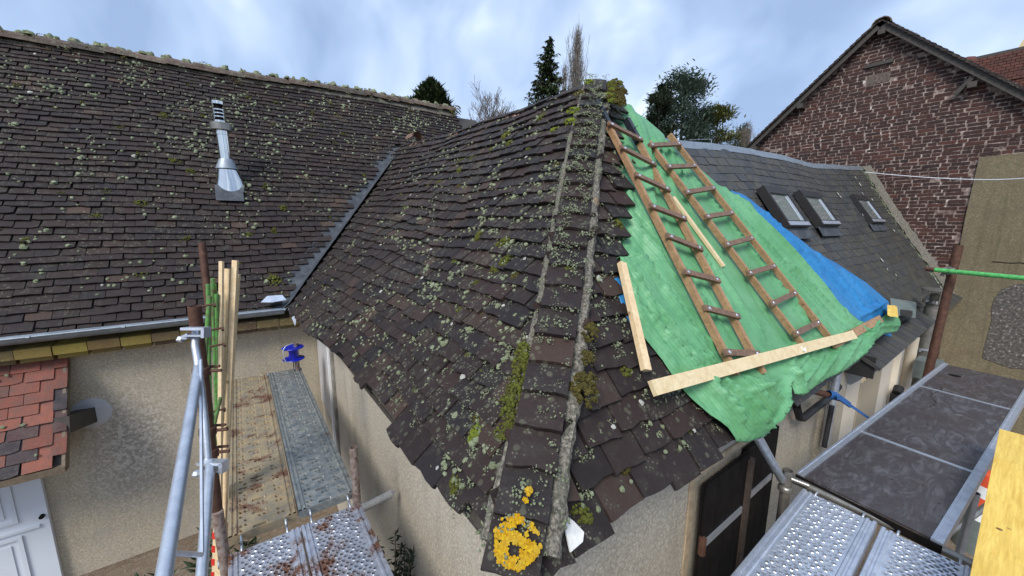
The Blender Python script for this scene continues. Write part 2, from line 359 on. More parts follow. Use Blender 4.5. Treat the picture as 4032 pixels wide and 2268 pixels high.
def m_tarp(name, a, b, c3):
    m, t, bs, g = newmat(name); p = g.outputs['Position']
    n = nz(t, p, 2.2, 5, .6, .4); w1 = N(t, 'ShaderNodeTexWave', i_Scale=34.0, i_Distortion=2.2, i_Detail=3.0); lk(t, mapv(t, p, (.35, .6, 1.4), (0, .3, .5)), w1.inputs[0])
    cr_ = nz(t, mapv(t, p, (1, 1, 1)), 9, 8, .72, 1.3); f = nz(t, p, 240, 2)
    c = mixc(t, step(t, n, .35, .65), a, b); c = mixc(t, mth(t, 'MULTIPLY', step(t, cr_, .50, .70), .45), c, c3)
    c = mixc(t, mth(t, 'MULTIPLY', w1.outputs[0], .14), c, tuple(x * .5 for x in a))
    lk(t, c, bs.inputs['Base Color']); bs.inputs['Roughness'].default_value = .42; bs.inputs['Specular IOR Level'].default_value = .45
    bump(t, bs, mth(t, 'ADD', mth(t, 'MULTIPLY', cr_, 2.0), mth(t, 'ADD', mth(t, 'MULTIPLY', w1.outputs[0], .25), mth(t, 'MULTIPLY', f, .15))), .28, .010)
    return m
M_tarpg = m_tarp('green tarpaulin cloth', (.090, .285, .120), (.145, .37, .185), (.032, .155, .068))
M_tarpb = m_tarp('blue tarpaulin cloth', (.014, .14, .36), (.026, .21, .47), (.005, .06, .18))
def m_ground():
    m, t, bs, g = newmat('earth yard'); p = g.outputs['Position']
    a = nz(t, p, .7, 6, .6); f = nz(t, p, 18, 6, .7); fa = nz(t, p, 60, 4, .7)
    c = mixc(t, step(t, a, .4, .62), (.19, .145, .10), (.13, .085, .055)); c = mixc(t, step(t, f, .45, .7), c, (.26, .22, .17)); c = mixc(t, mth(t, 'MULTIPLY', step(t, fa, .5, .7), .5), c, (.05, .045, .03))
    lk(t, c, bs.inputs['Base Color']); bs.inputs['Roughness'].default_value = .9; bump(t, bs, mth(t, 'ADD', f, fa), .6, .03); return m
M_ground = m_ground()
M_bark = m_plain('grey bark', (.16, .13, .10), .4, 9, .9, 0, .4)
M_barkp = m_plain('pale bark', (.20, .175, .15), .4, 9, .9, 0, .4)
def m_fol(name, a, b):
    m, t, bs, g = newmat(name); p = g.outputs['Position']; r = g.outputs['Random Per Island']
    c = mixc(t, r, a, b); c = mixc(t, step(t, nz(t, p, .9, 3), .4, .6), c, tuple(x * .75 for x in a)); lk(t, c, bs.inputs['Base Color']); bs.inputs['Roughness'].default_value = .7; bs.inputs['Specular IOR Level'].default_value = .2; return m
M_spruce = m_fol('spruce needles', (.040, .060, .024), (.075, .10, .040))
M_cedar = m_fol('blue green cedar needles', (.12, .17, .13), (.20, .25, .20))
M_thuja = m_fol('olive thuja foliage', (.15, .165, .055), (.24, .25, .10))
M_dkfol = m_fol('dark evergreen foliage', (.07, .10, .065), (.12, .15, .10))

# ------------------------------------------------------------------ ground
g = MB(); R_ = 700
g.add([(-R_, -R_, 0), (R_, -R_, 0), (R_, R_, 0), (-R_, R_, 0)], [(0, 1, 2, 3)])
go = g.build('ground', M_ground); tag(go, kind='structure')

# ------------------------------------------------------------------ roof surfaces (all in metres, z measured from the yard)
def nn(x, y, z=0.0, s=1.0): return noise.noise(Vector((x * s, y * s, z * s)))
mL, mS = 1.1, 1.4
def zLp(y, x=0): 
    b = EYE - 1.03 + mL * (y - 5.2)
    return b + .035 * nn(x, y, 3, .55) + (y - 5.2) / 3.2 * (-.16 + .02 * (x + 2.2))
def xr(y): return 2.38 + .073 * (y - 2.2)
def zr(y): return EYE + 1.04 + .074 * (y - 2.2) - .05 * math.sin(math.pi * min(max((y - 2.2) / 5.2, 0), 1))
def xeave(y): return .555 - .026 * (y - .8) + .075 * math.exp(-((y - 2.6) / 1.15) ** 2)
def PW(y, t):                       # west slope of the hip house, t = 0 eave .. 1 ridge
    e = Vector((xeave(y), y, EYE - 1.0 - .007 * (y - .8)))
    q = Vector((xr(y), y, zr(y)))
    p = e.lerp(q, t)
    n = Vector((-.74, 0, .67))
    d = -.035 * math.sin(math.pi * min(max(t, 0), 1)) + .022 * nn(y, t * 2.6, 1.7, 1.3)
    d += -.055 * math.exp(-((y - 3.1) / .55) ** 2 - ((t - .48) / .16) ** 2) + .045 * math.exp(-((y - 3.9) / .6) ** 2 - ((t - .30) / .2) ** 2)
    return p + n * d
def zS(y): return EYE - 1.0 + mS * (y - .75)
def PS(x, y): return Vector((x, y, zS(y) + .012 * nn(x, y, 5, 2.0)))
def zWest(x, y):
    xe = xeave(y); t = (x - xe) / (xr(y) - xe)
    return (EYE - 1.0) + t * (zr(y) - EYE + 1.0) if t <= 1 else zr(y) - 1.1 * (x - xr(y))
def hipx(z): return .555 + (z - EYE + 1) * (1.825 / 2.04)
def hipP(z): return Vector((.55 + (z - EYE + 1) / 1.1, .75 + (z - EYE + 1) / 1.4, z))

def tile_mesh(name, m, w_, L, th, rough=.006, k=3):
    mb = MB(); xs = [-w_ / 2 + w_ * i / k for i in range(k + 1)]
    fr = [(x * .995, U(-rough, rough * .5)) for x in xs]
    if RND() < .35: i = random.choice((0, k)); fr[i] = (fr[i][0] * .86, fr[i][1] + .012)
    arch = U(-.0015, .004)
    def zz_(x): return arch * (1 - (2 * x / w_) ** 2)
    top = [(x, y, th + zz_(x)) for x, y in fr] + [(w_ / 2, L, th), (-w_ / 2, L, th)]
    bot = [(x, y + .002, zz_(x)) for x, y in fr] + [(w_ / 2, L, 0), (-w_ / 2, L, 0)]
    n = len(top)
    mb.add(top + bot, [tuple(range(n)), tuple(range(2 * n - 1, n - 1, -1))] + [(i, n + i, n + (i + 1) % n, (i + 1) % n) for i in range(n)])
    return mb
def tile_set(name, m, w_, L, th, n=7, rough=.006):
    r = []
    for i in range(n):
        b = tile_mesh(name, m, w_, L, th, rough); r.append((b, b.mesh(name, m)))
    return r
def lay(mats, tset, parent, name, stuffname, m, limit=300):
    """mats: list of matrices. nearest `limit` become parts, the rest one stuff part"""
    mats = sorted(mats, key=lambda M: (M.translation - EYEP).length)
    out_ = []
    for M in mats[:limit]: out_.append(put(name, random.choice(tset)[1], M, parent))
    rest = mats[limit:]
    if rest:
        mb = MB()
        for M in rest:
            b = random.choice(tset)[0]; mb.add([M @ Vector(v) for v in b.v], b.f)
        o = mb.build(stuffname, m, parent, fix=False); tag(o, kind='stuff')
    return out_

def blob(mb, c, n, r, hgt, lump=.25, seg=7):
    x, y = perp(n); n = n.normalized(); c = Vector(c); vs = []; ph = U(0, 6); 
    for k, (rr, hh) in enumerate(((1.0, 0.0), (.92, .45), (.58, .85))):
        for i in range(seg):
            a = ph + 2 * math.pi * i / seg + k * .3; q = rr * (1 + lump * U(-1, 1))
            vs.append(c + (x * math.cos(a) + y * math.sin(a)) * r * q + n * hgt * hh * (1 + .2 * U(-1, 1)))
    vs.append(c + n * hgt)
    fs = []
    for k in range(2):
        for i in range(seg): fs.append((k * seg + i, k * seg + (i + 1) % seg, (k + 1) * seg + (i + 1) % seg, (k + 1) * seg + i))
    for i in range(seg): fs.append((2 * seg + i, 2 * seg + (i + 1) % seg, 3 * seg))
    mb.add(vs, fs)
def cushion(mb, c, n, R, cnt=None, hgt=.7, base=.3):
    """a moss cushion: many small round tufts heaped over a patch"""
    x, y = perp(n); n = n.normalized(); cnt = int((cnt or int(14 + R * 300)) * 1.5); ex = U(.65, 1.25); rot = U(0, 3.14)
    x, y = x * math.cos(rot) + y * math.sin(rot), y * math.cos(rot) - x * math.sin(rot)
    for i in range(cnt):
        a = U(0, 6.283); d = math.sqrt(RND()); rr = R * d
        q = Vector(c) + x * rr * math.cos(a) * ex + y * rr * math.sin(a) / ex; s = R * U(.11, .24) * (1.1 - .45 * d)
        h = R * hgt * (1 - d * d) * .55
        blob(mb, q + n * (h - s * .2), n, s, s * U(.8, 1.2), .2, 6)

# =================================================================== LONG TILED HOUSE (left)
LONG = thing('long_house', (-2, 5.3, 0), 'long old house behind the scaffold with a huge mossy brown tile roof and tan walls', 'house')
wb = MB()
wb.b2((-7, 5.32, 0), (4.2, 5.75, EYE - 1.14))
wb.build('wall', M_wallL, LONG)
def zridge(x): return EYE + 2.55 + .05 * nn(x, 0, 9, .8) + .018 * x
# roof deck sheet under the tiles
mb = MB(); vs = []; nx, ny = 40, 12; yb = 5.22
for i in range(nx + 1):
    x = -7 + 12.0 * i / nx
    for j in range(ny + 1):
        y = yb + (8.42 - yb) * j / ny; vs.append((x, y, zLp(y, x) - .03))
mb.add(vs, [(i * (ny + 1) + j, (i + 1) * (ny + 1) + j, (i + 1) * (ny + 1) + j + 1, i * (ny + 1) + j + 1) for i in range(nx) for j in range(ny)])
mb.build('roof_deck', M_oldwood, LONG)
mb = MB(); mb.add([(-7, 8.44, EYE + 2.20), (4.6, 8.44, EYE + 2.40), (5.1, 11.6, EYE - 1), (-7, 11.6, EYE - 1)], [(0, 1, 2, 3)]); mb.build('rear_slope', M_tileL, LONG)
# tiles
TL = tile_set('tile', M_tileL, .172, .27, .016, 8, .008)
angL = math.atan(mL); cosL = math.cos(angL)
mats = []; exp = .098; row = 0; yy = 5.16
while yy < 8.42:
    off = (row % 2) * .088 + U(-.02, .02); x = -6.6 + off; jr = U(-.006, .006)
    while x < 5.3:
        wv = .03 * nn(x, yy, 7, .7)
        y = yy + wv + jr + U(-.004, .004)
        ok = True
        xe = xeave(y)
        if x > xe - .10 and zWest(x + .05, y + .05) + .02 > zLp(y, x): ok = False
        # right verge slants
        if x > 4.35 + max(0, (8.35 - y)) * .42: ok = False
        if y < 5.3 and x > .5: ok = False
        if ok:
            z = zLp(y, x); dz = (zLp(y + .1, x) - zLp(y - .1, x)) / .2
            up_ = Vector((0, 1, dz)).normalized(); rt = Vector((1, 0, (zLp(y, x + .1) - zLp(y, x - .1)) / .2)).normalized(); nrm = rt.cross(up_).normalized()
            up2 = (up_ - nrm * .19).normalized(); a = U(-.014, .014); rt2 = (rt + up2 * a).normalized(); n2_ = rt2.cross(up2).normalized()
            mats.append(frame(Vector((x, y, z)) + nrm * (.040 + U(-.002, .006)), rt2, None, n2_) @ Matrix.Diagonal((1, min(1, max(.15, (8.42 - y) * 1.49 / .26)), 1, 1)))
        x += .1755 + U(-.0025, .0025)
    yy += exp * cosL; row += 1
lay(mats, TL, LONG, 'tile', 'tile_field', M_tileL)
# ridge tiles bedded in mortar
rm = tile_set('x', M_tileRidge, .2, .3, .02)
rb = MB()
x = -6.8; k = 0; ridge_me = []
for v in range(3):
    q = MB(); segs = 7; vs = []
    L_ = .34
    for (yy_, r_, ) in ((0, .125), (L_, .105)):
        for i in range(segs + 1):
            a = math.pi * i / segs; vs.append((yy_ , math.cos(a) * r_ * 1.15, math.sin(a) * r_ + U(-.006, .006)))
    for (yy_, r_, ) in ((0, .108), (L_, .09)):
        for i in range(segs + 1):
            a = math.pi * i / segs; vs.append((yy_, math.cos(a) * r_ * 1.15, math.sin(a) * r_))
    n_ = segs + 1; fs = [(i, i + 1, n_ + i + 1, n_ + i) for i in range(segs)] + [(2 * n_ + i, 3 * n_ + i, 3 * n_ + i + 1, 2 * n_ + i + 1) for i in range(segs)] + [(i, 2 * n_ + i, 2 * n_ + i + 1, i + 1) for i in range(segs)]
    q.add(vs, fs); ridge_me.append(q.mesh('ridge_tile', M_tileRidge))
def ridge_row(x0, x1, P, parent, sc=1.0, stepv=.31, meshes=ridge_me):
    L = (P(1) - P(0)).length; n = int(L / stepv); 
    for i in range(n):
        a = P(i / n); b = P((i + 1) / n); M = frame(a + Vector((0, 0, U(-.012, .012))), b - a, None, Vector((0, 0, 1)) - (b - a).normalized() * (b - a).normalized().z)
        put('ridge_tile', random.choice(meshes), M @ Matrix.Rotation(U(-.06, .06), 4, 'X') @ Matrix.Scale(sc, 4), parent)
def PLr(t): x = -6.6 + 11.0 * t; return Vector((x, 8.43, zLp(8.42, x) + .02 + .012 * x * (x > 0)))
ridge_row(0, 1, PLr, LONG, 1.05, .33)
mb = MB(); nseg = 150; vs = []
for i in range(nseg + 1):
    P = PLr(i / nseg); hump = .03 * nn(P.x, 0, 2, 6) + .02 * nn(P.x, 1, 2, 17)
    for j, (dy, dz) in enumerate(((-.13, -.125), (-.11, -.07), (-.08, -.02), (-.05, .02), (.1, .0))):
        vs.append((P.x, P.y + dy + .02 * nn(P.x, j, 0, 9), P.z + dz + hump * (1 if j in (1, 2, 3) else .3)))
mb.add(vs, [(i * 5 + j, (i + 1) * 5 + j, (i + 1) * 5 + j + 1, i * 5 + j + 1) for i in range(nseg) for j in range(4)])
mb.build('ridge_mortar', M_hipmort, LONG, True)
# crest bumps where the ridge tiles overlap, moss on it
cb = MB(); mo = MB()
for i in range(46):
    P = PLr(i / 46 + .004)
    for k in range(5): blob(cb, P + V(U(-.06, .06), U(-.08, .03), .09), V(0, 0, 1), U(.03, .055), U(.04, .075), .35)
for i in range(230):
    P = PLr(RND()); cushion(mo if RND() < .6 else cb, P + V(0, -.15 + U(-.12, .14), U(-.14, .08)), V(0, -.6, .8), U(.02, .06), 8)
for i in range(14): cushion(mo, PLr(1) + V(U(-.15, .12), U(-.15, 0), U(-.1, .12)), V(.3, -.5, .8), .08, 14)
tag(cb.build('ridge_crest_mortar', M_lichen, LONG, True, False), kind='stuff')
tag(mo.build('ridge_moss', M_mossd, LONG, True, False), kind='stuff')
# lichen and moss scattered over the long roof
li = MB(); lw = MB(); ms = MB(); nL = Vector((0, -mL, 1)).normalized()
def onL(x, y): return Vector((x, y, zLp(y, x))) + nL * .050
cl = [(U(-4.5, 4.6), 8.3 - abs(random.gauss(0, 1.1))) for _ in range(200)] + [(U(-4, 1.2), U(5.25, 8)) for _ in range(60)]
for (cx_, cy_) in cl:
    if cy_ < 5.25: continue
    for k in range(random.randint(3, 12)):
        x = cx_ + random.gauss(0, .16); y = cy_ + random.gauss(0, .10)
        if y < 5.2 or y > 8.4 or (x > .3 and zWest(x + .1, y) > zLp(y, x)) or x > 4.3 + (8.35 - y) * .4: continue
        r = abs(random.gauss(0, .007)) + .006
        blob(li if RND() < .97 else lw, onL(x, y), nL, r * 1.25, r * 1.1, .3, 6)
for i in range(60):
    x = U(-4, 4.3); y = 8.3 - abs(random.gauss(0, 1.4))
    if y < 5.3 or (x > .3 and zWest(x + .1, y) > zLp(y, x)): continue
    cushion(ms, onL(x, y), nL, U(.025, .06), 12, .5)
for (px, py) in ((1148, 0),) if 0 else (): pass
for (px, py, r) in ((440, 405, .06), (690, 580, .05), (480, 430, .05), (1060, 560, .05), (65, 605, .05), (470, 600, .05), (240, 545, .05), (712, 523, .06), (625, 590, .05), (355, 512, .07), (410, 290, .06), (690, 705, .10), (600, 665, .04), (500, 795, .04), (830, 545, .03)):
    P = aP(px, py, (0, 5.2, EYE - 1.0), (0, -mL, 1)); cushion(ms, P, nL, r, 26, .5)
tag(li.build('lichen', M_lichen, LONG, True, False), kind='stuff')
tag(lw.build('white_lichen', M_lichw, LONG, True, False), kind='stuff')
tag(ms.build('moss', M_moss, LONG, True, False), kind='stuff')
# gutter and yellow genoise tiles below it
mb = MB(); yc = 5.10; zc = EYE - 1.02
for (x0, x1, z0, z1) in ((-6.5, -3.4, -.0, .0), (-3.4, -1.52, 0, .0), (-1.52, -.93, 0, .0), (-.93, .40, 0, .0)):
    n = 9; vs = []
    for x in (x0, x1):
        for r_ in (.065, .060):
            for i in range(n + 1):
                a = math.pi + math.pi * i / n; vs.append((x, yc + r_ * math.cos(a), zc + r_ * math.sin(a) + .02))
    m_ = n + 1
    fs = [(i, i + 1, 2 * m_ + i + 1, 2 * m_ + i) for i in range(n)] + [(m_ + i, 3 * m_ + i, 3 * m_ + i + 1, m_ + i + 1) for i in range(n)]
    mb.add(vs, fs); mb.tube((x0 + .0, yc - .066, zc + .022), (x1, yc - .066, zc + .022), .011, 8)
    mb.tube((x1 - .012, yc - .07, zc + .02), (x1 + .012, yc - .07, zc + .02), .016, 8)
mb.build('gutter', M_zinc, LONG, True)
gt = []
for v in range(4):
    q = MB(); w_ = .215; vs = []
    q.prism([(-w_ / 2, 0, 0), (w_ / 2, 0, U(-.004, .004)), (w_ / 2, 0, .085), (-w_ / 2, 0, .085 + U(-.004, .004))], (0, .26, .03))
    q.prism([(-w_ / 2 + .012, .05, -.05), (w_ / 2 - .01, .05, -.05), (w_ / 2 - .01, .05, -.002), (-w_ / 2 + .012, .05, -.002)], (0, .2, .0))
    gt.append(q.mesh('cornice_tile', M_tileGen))
x = -6.4
while x < .62:
    put('cornice_tile', random.choice(gt), Matrix.Translation((x, 5.115 + U(-.006, .006), EYE - 1.205 + U(-.004, .004))) @ Matrix.Rotation(U(-.02, .02), 4, 'Z'), LONG)
    x += .221
# small lime lumps and holes under the cornice
mb = MB()
for px, py in ((455, 843), (215, 838), (640, 833), (690, 828)): P = aY(px, py, 5.3); mb.box(P, (.06, .05, .02))
mb.build('mortar_lump', M_mortar, LONG)
# bay door left, bottom
df = MB(); P0 = aY(106, 1197, 5.3); zt = 2.16
x1 = -1.70
door = MB(); door.b2((-2.62, 5.27, .02), (x1, 5.318, 2.12)); dr = door.build('door', M_white, LONG)
pn = MB()
def panel(xa, xb, za, zb, y=5.268):
    for (a, b, c, d) in ((xa, xb, za, za + .03), (xa, xb, zb - .03, zb), (xa, xa + .03, za + .03, zb - .03), (xb - .03, xb, za + .03, zb - .03)):
        pn.b2((a, y - .012, c), (b, y, d))
    pn.b2((xa + .075, y - .006, za + .075), (xb - .075, y, zb - .075))
panel(-2.1, x1 - .16, .78, 1.62) if 0 else None
for (xa, xb) in ((-2.28, -1.88), (-2.6, -2.34)):
    panel(xa, xb, .80, 1.98); panel(xa, xb, .12, .66)
pn.build('door_panel', M_white, dr)
mb = MB(); mb.b2((-2.62, 5.25, .70), (-1.76, 5.268, .725)); mb.build('weather_bar', M_white, dr)
mb = MB(); mb.tube((-1.735, 5.27, .80), (-1.735, 5.235, .80), .018, 10); mb.build('handle', M_black, dr)
# projecting timber stub with cement collar
mb = MB(); a = aY(222, 1045, 5.33); b = aY(150, 1072, 4.93); mb.beam(a, b, .13, .15, (0, 0, 1)); mb.build('timber_bracket', M_oldwood, LONG)
mb = MB(); mb.lathe(a + V(.02, -.012, .02), ((.001, 0.016), (.10, .012), (.145, .004), (.16, -.004)), 14, (0, -1, 0)); mb.build('cement_collar', M_greyboard, LONG, True)

# =================================================================== METAL FLUE ON THE LONG ROOF
FL = thing('metal_flue', aP(580, 470, (0, 5.2, EYE - 1.03), (0, -mL, 1)), 'shiny stainless flue with slotted cowl rising from the middle of the long mossy roof', 'flue')
fb = aP(577, 492, (0, 5.2, EYE - 1.0), (0, -mL, 1)); fy = fb.y + .14; cxf = aY(568, 400, fy).x
def fz(py): return aY(565, py, fy).z
def ring(cx_, cy_, z_, rx_, ry_, tilt=0.0, n=24): return [(cx_ + rx_ * math.cos(2 * math.pi * i / n), cy_ + ry_ * math.sin(2 * math.pi * i / n), z_ + tilt * ry_ * math.sin(2 * math.pi * i / n)) for i in range(n)]
def loft(rs, n=24):
    q = MB(); q.add([p for r_ in rs for p in r_], [(i * n + k, i * n + (k + 1) % n, (i + 1) * n + (k + 1) % n, (i + 1) * n + k) for i in range(len(rs) - 1) for k in range(n)]); return q
zb = zLp(fy, cxf) + .05; z4 = fz(400); z45 = fz(422)
loft([ring(cxf + .02, fy, zb, .175, .165, mL), ring(cxf + .018, fy, zb + (z45 - zb) * .5, .140, .13, .55), ring(cxf, fy, z45, .100, .095, 0)]).build('cone', M_inox, FL, True)
loft([ring(cxf, fy, z45 - .015, .125, .12), ring(cxf, fy, z45 - .01, .125, .12), ring(cxf, fy, z4, .075, .075)]).build('storm_collar', M_zinc, FL, True)
mb = MB(); mb.tube((cxf, fy, z4 - .02), (cxf - .01, fy, fz(322)), .068, 22); mb.lathe((cxf - .01, fy, fz(338)), ((.069, -.012), (.073, -.01), (.073, .01), (.069, .012)), 22); mb.lathe((cxf - .01, fy, fz(331)), ((.069, -.006), (.072, -.005), (.072, .005), (.069, .006)), 22); mb.build('pipe', M_inox, FL, True)
zc1, zc0 = fz(312), fz(329)
mb = MB(); mb.lathe((cxf - .012, fy, zc0), ((.07, 0), (.118, .0), (.118, zc1 - zc0), (.06, zc1 - zc0 + .005)), 24); mb.build('wind_collar', M_pipe, FL, True)
zt0, zt1 = zc1, fz(258); hh = zt1 - zt0; r_ = .068; q = MB(); n = 28
for i in range(n):                                             # slotted cowl: open window on the front with cross bars
    a0, a1 = 2 * math.pi * i / n, 2 * math.pi * (i + 1) / n; am = (a0 + a1) / 2; front = math.cos(am + math.pi / 2) > .62 or math.cos(am - math.pi / 2) > .62
    segs_ = [(0, 1)] if not front else [(0, .12), (.26, .31), (.42, .47), (.58, .63), (.86, 1)]
    for (u0, u1) in segs_:
        q.add([(cxf - .02 + r_ * math.cos(a), fy + r_ * math.sin(a), zt0 + hh * u) for a, u in ((a0, u0), (a1, u0), (a1, u1), (a0, u1))], [(0, 1, 2, 3)])
q.add(ring(cxf - .02, fy, zt1, r_, r_, 0, n), [tuple(range(n))]); q.build('slotted_cowl', M_inox, FL)
mb = MB(); mb.tube((cxf - .02, fy, zt0), (cxf - .02, fy, zt1 - .01), .045, 16); mb.build('dark_core', M_black, FL)
p_ = aP(579, 500, (0, 5.2, EYE - 1.0), (0, -mL, 1)); upL = Vector((0, 1, mL)).normalized(); nLl = Vector((0, -mL, 1)).normalized()
mb = MB(); mb.beam(p_ + nLl * .035 - upL * .07, p_ + nLl * .045 + upL * .2, .30, .006, nLl); mb.build('lead_flashing', M_lead, FL)

# =================================================================== PORCH ROOF
PORCH = thing('porch_roof', (-2.0, 5.0, 1.2), 'small red and dark tiled canopy with timber edge over the white door', 'canopy')
ptop = Vector((-1.46, 5.28, EYE - 1.27)); pbot = Vector((-1.46, 4.78, EYE - 2.13))
d = (ptop - pbot); Ls = d.length; upv = d.normalized(); nrm = Vector((1, 0, 0)).cross(upv).normalized()
TR = tile_set('tile', M_tileR, .172, .26, .013, 6, .003)
TR2 = tile_set('tile', M_tileR, .085, .26, .013, 2, .003)
r = 0; s = 0.0
mats = []
while s < Ls - .06:
    x = -1.455 - (.086 if r % 2 == 0 else .086 + .0); k = 0
    if r % 2: put('tile', random.choice(TR2)[1], frame(pbot + upv * s + V(.045 - .0, 0, 0) + nrm * .03, V(1, 0, 0), None, (V(1, 0, 0)).cross((upv - nrm * .09).normalized())), PORCH); x -= .085
    while x > -2.6:
        up2 = (upv - nrm * .10).normalized(); rt = (V(1, 0, 0) + up2 * U(-.012, .012)).normalized()
        put('tile', random.choice(TR)[1], frame(Vector((x + .086 - .086, 0, 0)) + Vector((0, pbot.y, pbot.z)) + V(0, upv.y, upv.z) * s + nrm * (.03 + U(0, .003)), rt, None, rt.cross(up2)), PORCH)
        x -= .176
    s += .098; r += 1
mb = MB(); mb.beam(pbot + V(0, 0, -.01) - V(.6, 0, 0) + nrm * -.02, pbot + V(.075, 0, -.01) + nrm * -.02 , .10, .06, (0, 0, 1)); mb.build('eaves_beam', M_oldwood2, PORCH)
mb = MB(); mb.beam(pbot + V(.068, 0, 0) - nrm * .02 - upv * .02, ptop + V(.068, 0, 0) - nrm * .02, .022, .10, nrm); mb.build('verge_board', M_oldwood2, PORCH)
mb = MB(); mb.add([ptop + V(.05, 0, 0) - nrm * .01, pbot + V(.05, 0, 0) - nrm * .01, pbot + V(-1.3, 0, 0) - nrm * .01, ptop + V(-1.3, 0, 0) - nrm * .01], [(0, 1, 2, 3)]); mb.build('roof_boarding', M_oldwood, PORCH)
li = MB()
for i in range(12): blob(li, pbot + V(U(-1, 0), 0, 0) + upv * U(.1, Ls - .1) + nrm * .055, nrm, U(.010, .018), .005, .3)
tag(li.build('lichen', M_lichen, PORCH, True, False), kind='stuff')

# =================================================================== HIP HOUSE (centre)
HIP = thing('hip_house', (2.2, 3, 0), 'low house in the centre with a mossy dark tiled hip roof sagging towards the yard', 'house')
mb = MB(); mb.prism([(.76, .93, 0), (4.55, .93, 0), (4.55, 1.3, 0), (1.1, 1.3, 0), (1.1, 5.32, 0), (.76, 5.32, 0)], (0, 0, EYE - 1.06)); mb.build('wall', M_wallH, HIP)
# underlay of west slope and south slope
mb = MB(); vs = []; ny, nt_ = 60, 10
def clipW(p): return p.y > .75 + (p.z - EYE + 1) / mS - .02
rows = []
for j in range(nt_ + 1):
    t = j / nt_; z_ = EYE - 1 + 2.04 * t; y0 = .75 + (z_ - EYE + 1) / mS
    y1 = 5.2 + (PW(5.2 + t * 2.2, t).z - EYE + 1.03) / mL + .05
    for i in range(ny + 1):
        y = y0 + (y1 - y0) * i / ny; p = PW(y, t); vs.append(p - V(-.74, 0, .67) * .02)
mb.add(vs, [(j * (ny + 1) + i, j * (ny + 1) + i + 1, (j + 1) * (ny + 1) + i + 1, (j + 1) * (ny + 1) + i) for j in range(nt_) for i in range(ny)])
mb.build('west_roof_deck', M_oldwood, HIP)
mb = MB(); A = hipP(EYE - 1); B = hipP(EYE + 1.04)
mb.add([PS(.55, .75), PS(4.2, .75), PS(3.55, 1.5), PS(2.95, 1.88), B - V(0, 0, .02)], [(0, 1, 2, 3, 4)])
mb.v = [(v[0], v[1], v[2] - .03) for v in mb.v]; mb.build('south_roof_deck', M_oldwood, HIP)
mb = MB(); mb.add([B, Vector((xr(7.4), 7.4, zr(7.4))), (5.2, 7.4, EYE - 1.2), (4.5, 2.9, EYE - 1.2), (3.1, 2.15, EYE + .4)], [(0, 1, 2, 3, 4)]); mb.v = [(v[0], v[1], v[2] - .02) for v in mb.v]; mb.build('east_slope', M_tileL, HIP)
# soffit board closing the eaves
mb = MB(); mb.b2((.60, .80, EYE - 1.07), (4.4, .95, EYE - 1.045)); mb.b2((.60, .96, EYE - 1.07), (.78, 5.2, EYE - 1.045)); mb.build('soffit', M_oldwood, HIP)
TW = tile_set('tile', M_tileW, .173, .27, .017, 12, .010)
mats = []; r = 0; s = .010
slopeLen = 2.74
while s < 1.0:
    y = .4 + (r % 2) * .088 + U(-.015, .015); jr = U(-.0015, .0015)
    while y < 8.2:
        t = s + jr + .0022 * math.sin(y * 9 + r) * 0 + .011 * nn(y, r * .25, 3, 1.5) + U(-.0038, .0038)
        p = PW(y, t)
        t2 = t + (U(-.016, .003) if r == 0 else 0); p = PW(y, t2)
        if p.y > .80 + (p.z - EYE + 1) / mS + .015 and p.z > zLp(y, p.x) + .02 - (.0):
            up_ = (PW(y, t + .03) - PW(y, t - .03)).normalized(); al = (PW(y - .05, t) - PW(y + .05, t)).normalized()
            nrm = al.cross(up_).normalized()
            up2 = (up_ - nrm * (.19 + U(-.015, .02))).normalized(); rt = (al + up2 * (random.gauss(0, .018))).normalized(); n3 = rt.cross(up2).normalized()
            mats.append(frame(p + nrm * (.042 + U(-.001, .010)), rt, None, n3) @ Matrix.Diagonal((1, min(1, max(.15, (1 - t) * slopeLen / .26)), 1, 1)))
        y += .1765 + U(-.002, .003)
    s += .098 / slopeLen * (1.0 + .08 * nn(r, 0, 0, .5)); r += 1
wt = lay(mats, TW, HIP, 'tile', 'tile_field', M_tileW, 240)
# south slope tiles: only the bare strip west of the tarpaulin
mats = []; r = 0; s = .0
tarpL = [(1552, 250), (1556, 560), (1570, 700), (1625, 860), (1668, 905), (1700, 955), (1735, 1005), (1773, 1048), (1850, 1105)]
tarpL3 = [aP(px, py, (0, .75, EYE - .98), (0, -mS, 1)) for px, py in tarpL]
def tarp_x(y):
    for a, b in zip(tarpL3, tarpL3[1:]):
        if a.y >= y >= b.y: return a.x + (b.x - a.x) * (a.y - y) / max(a.y - b.y, 1e-4)
    return 2.2
while s < 2.5:
    y = .75 + s / math.sqrt(1 + mS * mS) + U(-.002, .002)
    x = .30 + (r % 2) * .088 + U(-.02, .02)
    while x < 3.2:
        p = PS(x, y); hx = .55 + (p.z - EYE + 1) / 1.1
        if x > hx + .095 and x < tarp_x(y) + (.06 + .05 * math.sin(r * 2.7) if y > 1.30 else .03):
            up_ = Vector((0, 1, mS)).normalized(); nrm = Vector((0, -mS, 1)).normalized(); al = Vector((1, 0, 0))
            if y < 1.0: pass
            up2 = (up_ - nrm * (.185 + U(-.01, .02))).normalized(); rt = (al + up2 * random.gauss(0, .035)).normalized()
            mats.append(frame(p + nrm * (.040 + U(-.002, .007)) + up_ * (U(-.012, .012) - (U(0, .05) if r == 0 else 0)), rt, None, rt.cross(up2)))
        x += .179 + U(-.003, .004)
    s += .112; r += 1
lay(mats, TW, HIP, 'tile', 'tile_field', M_tileW, 60)
print('tiles', len(wt), len(mats))
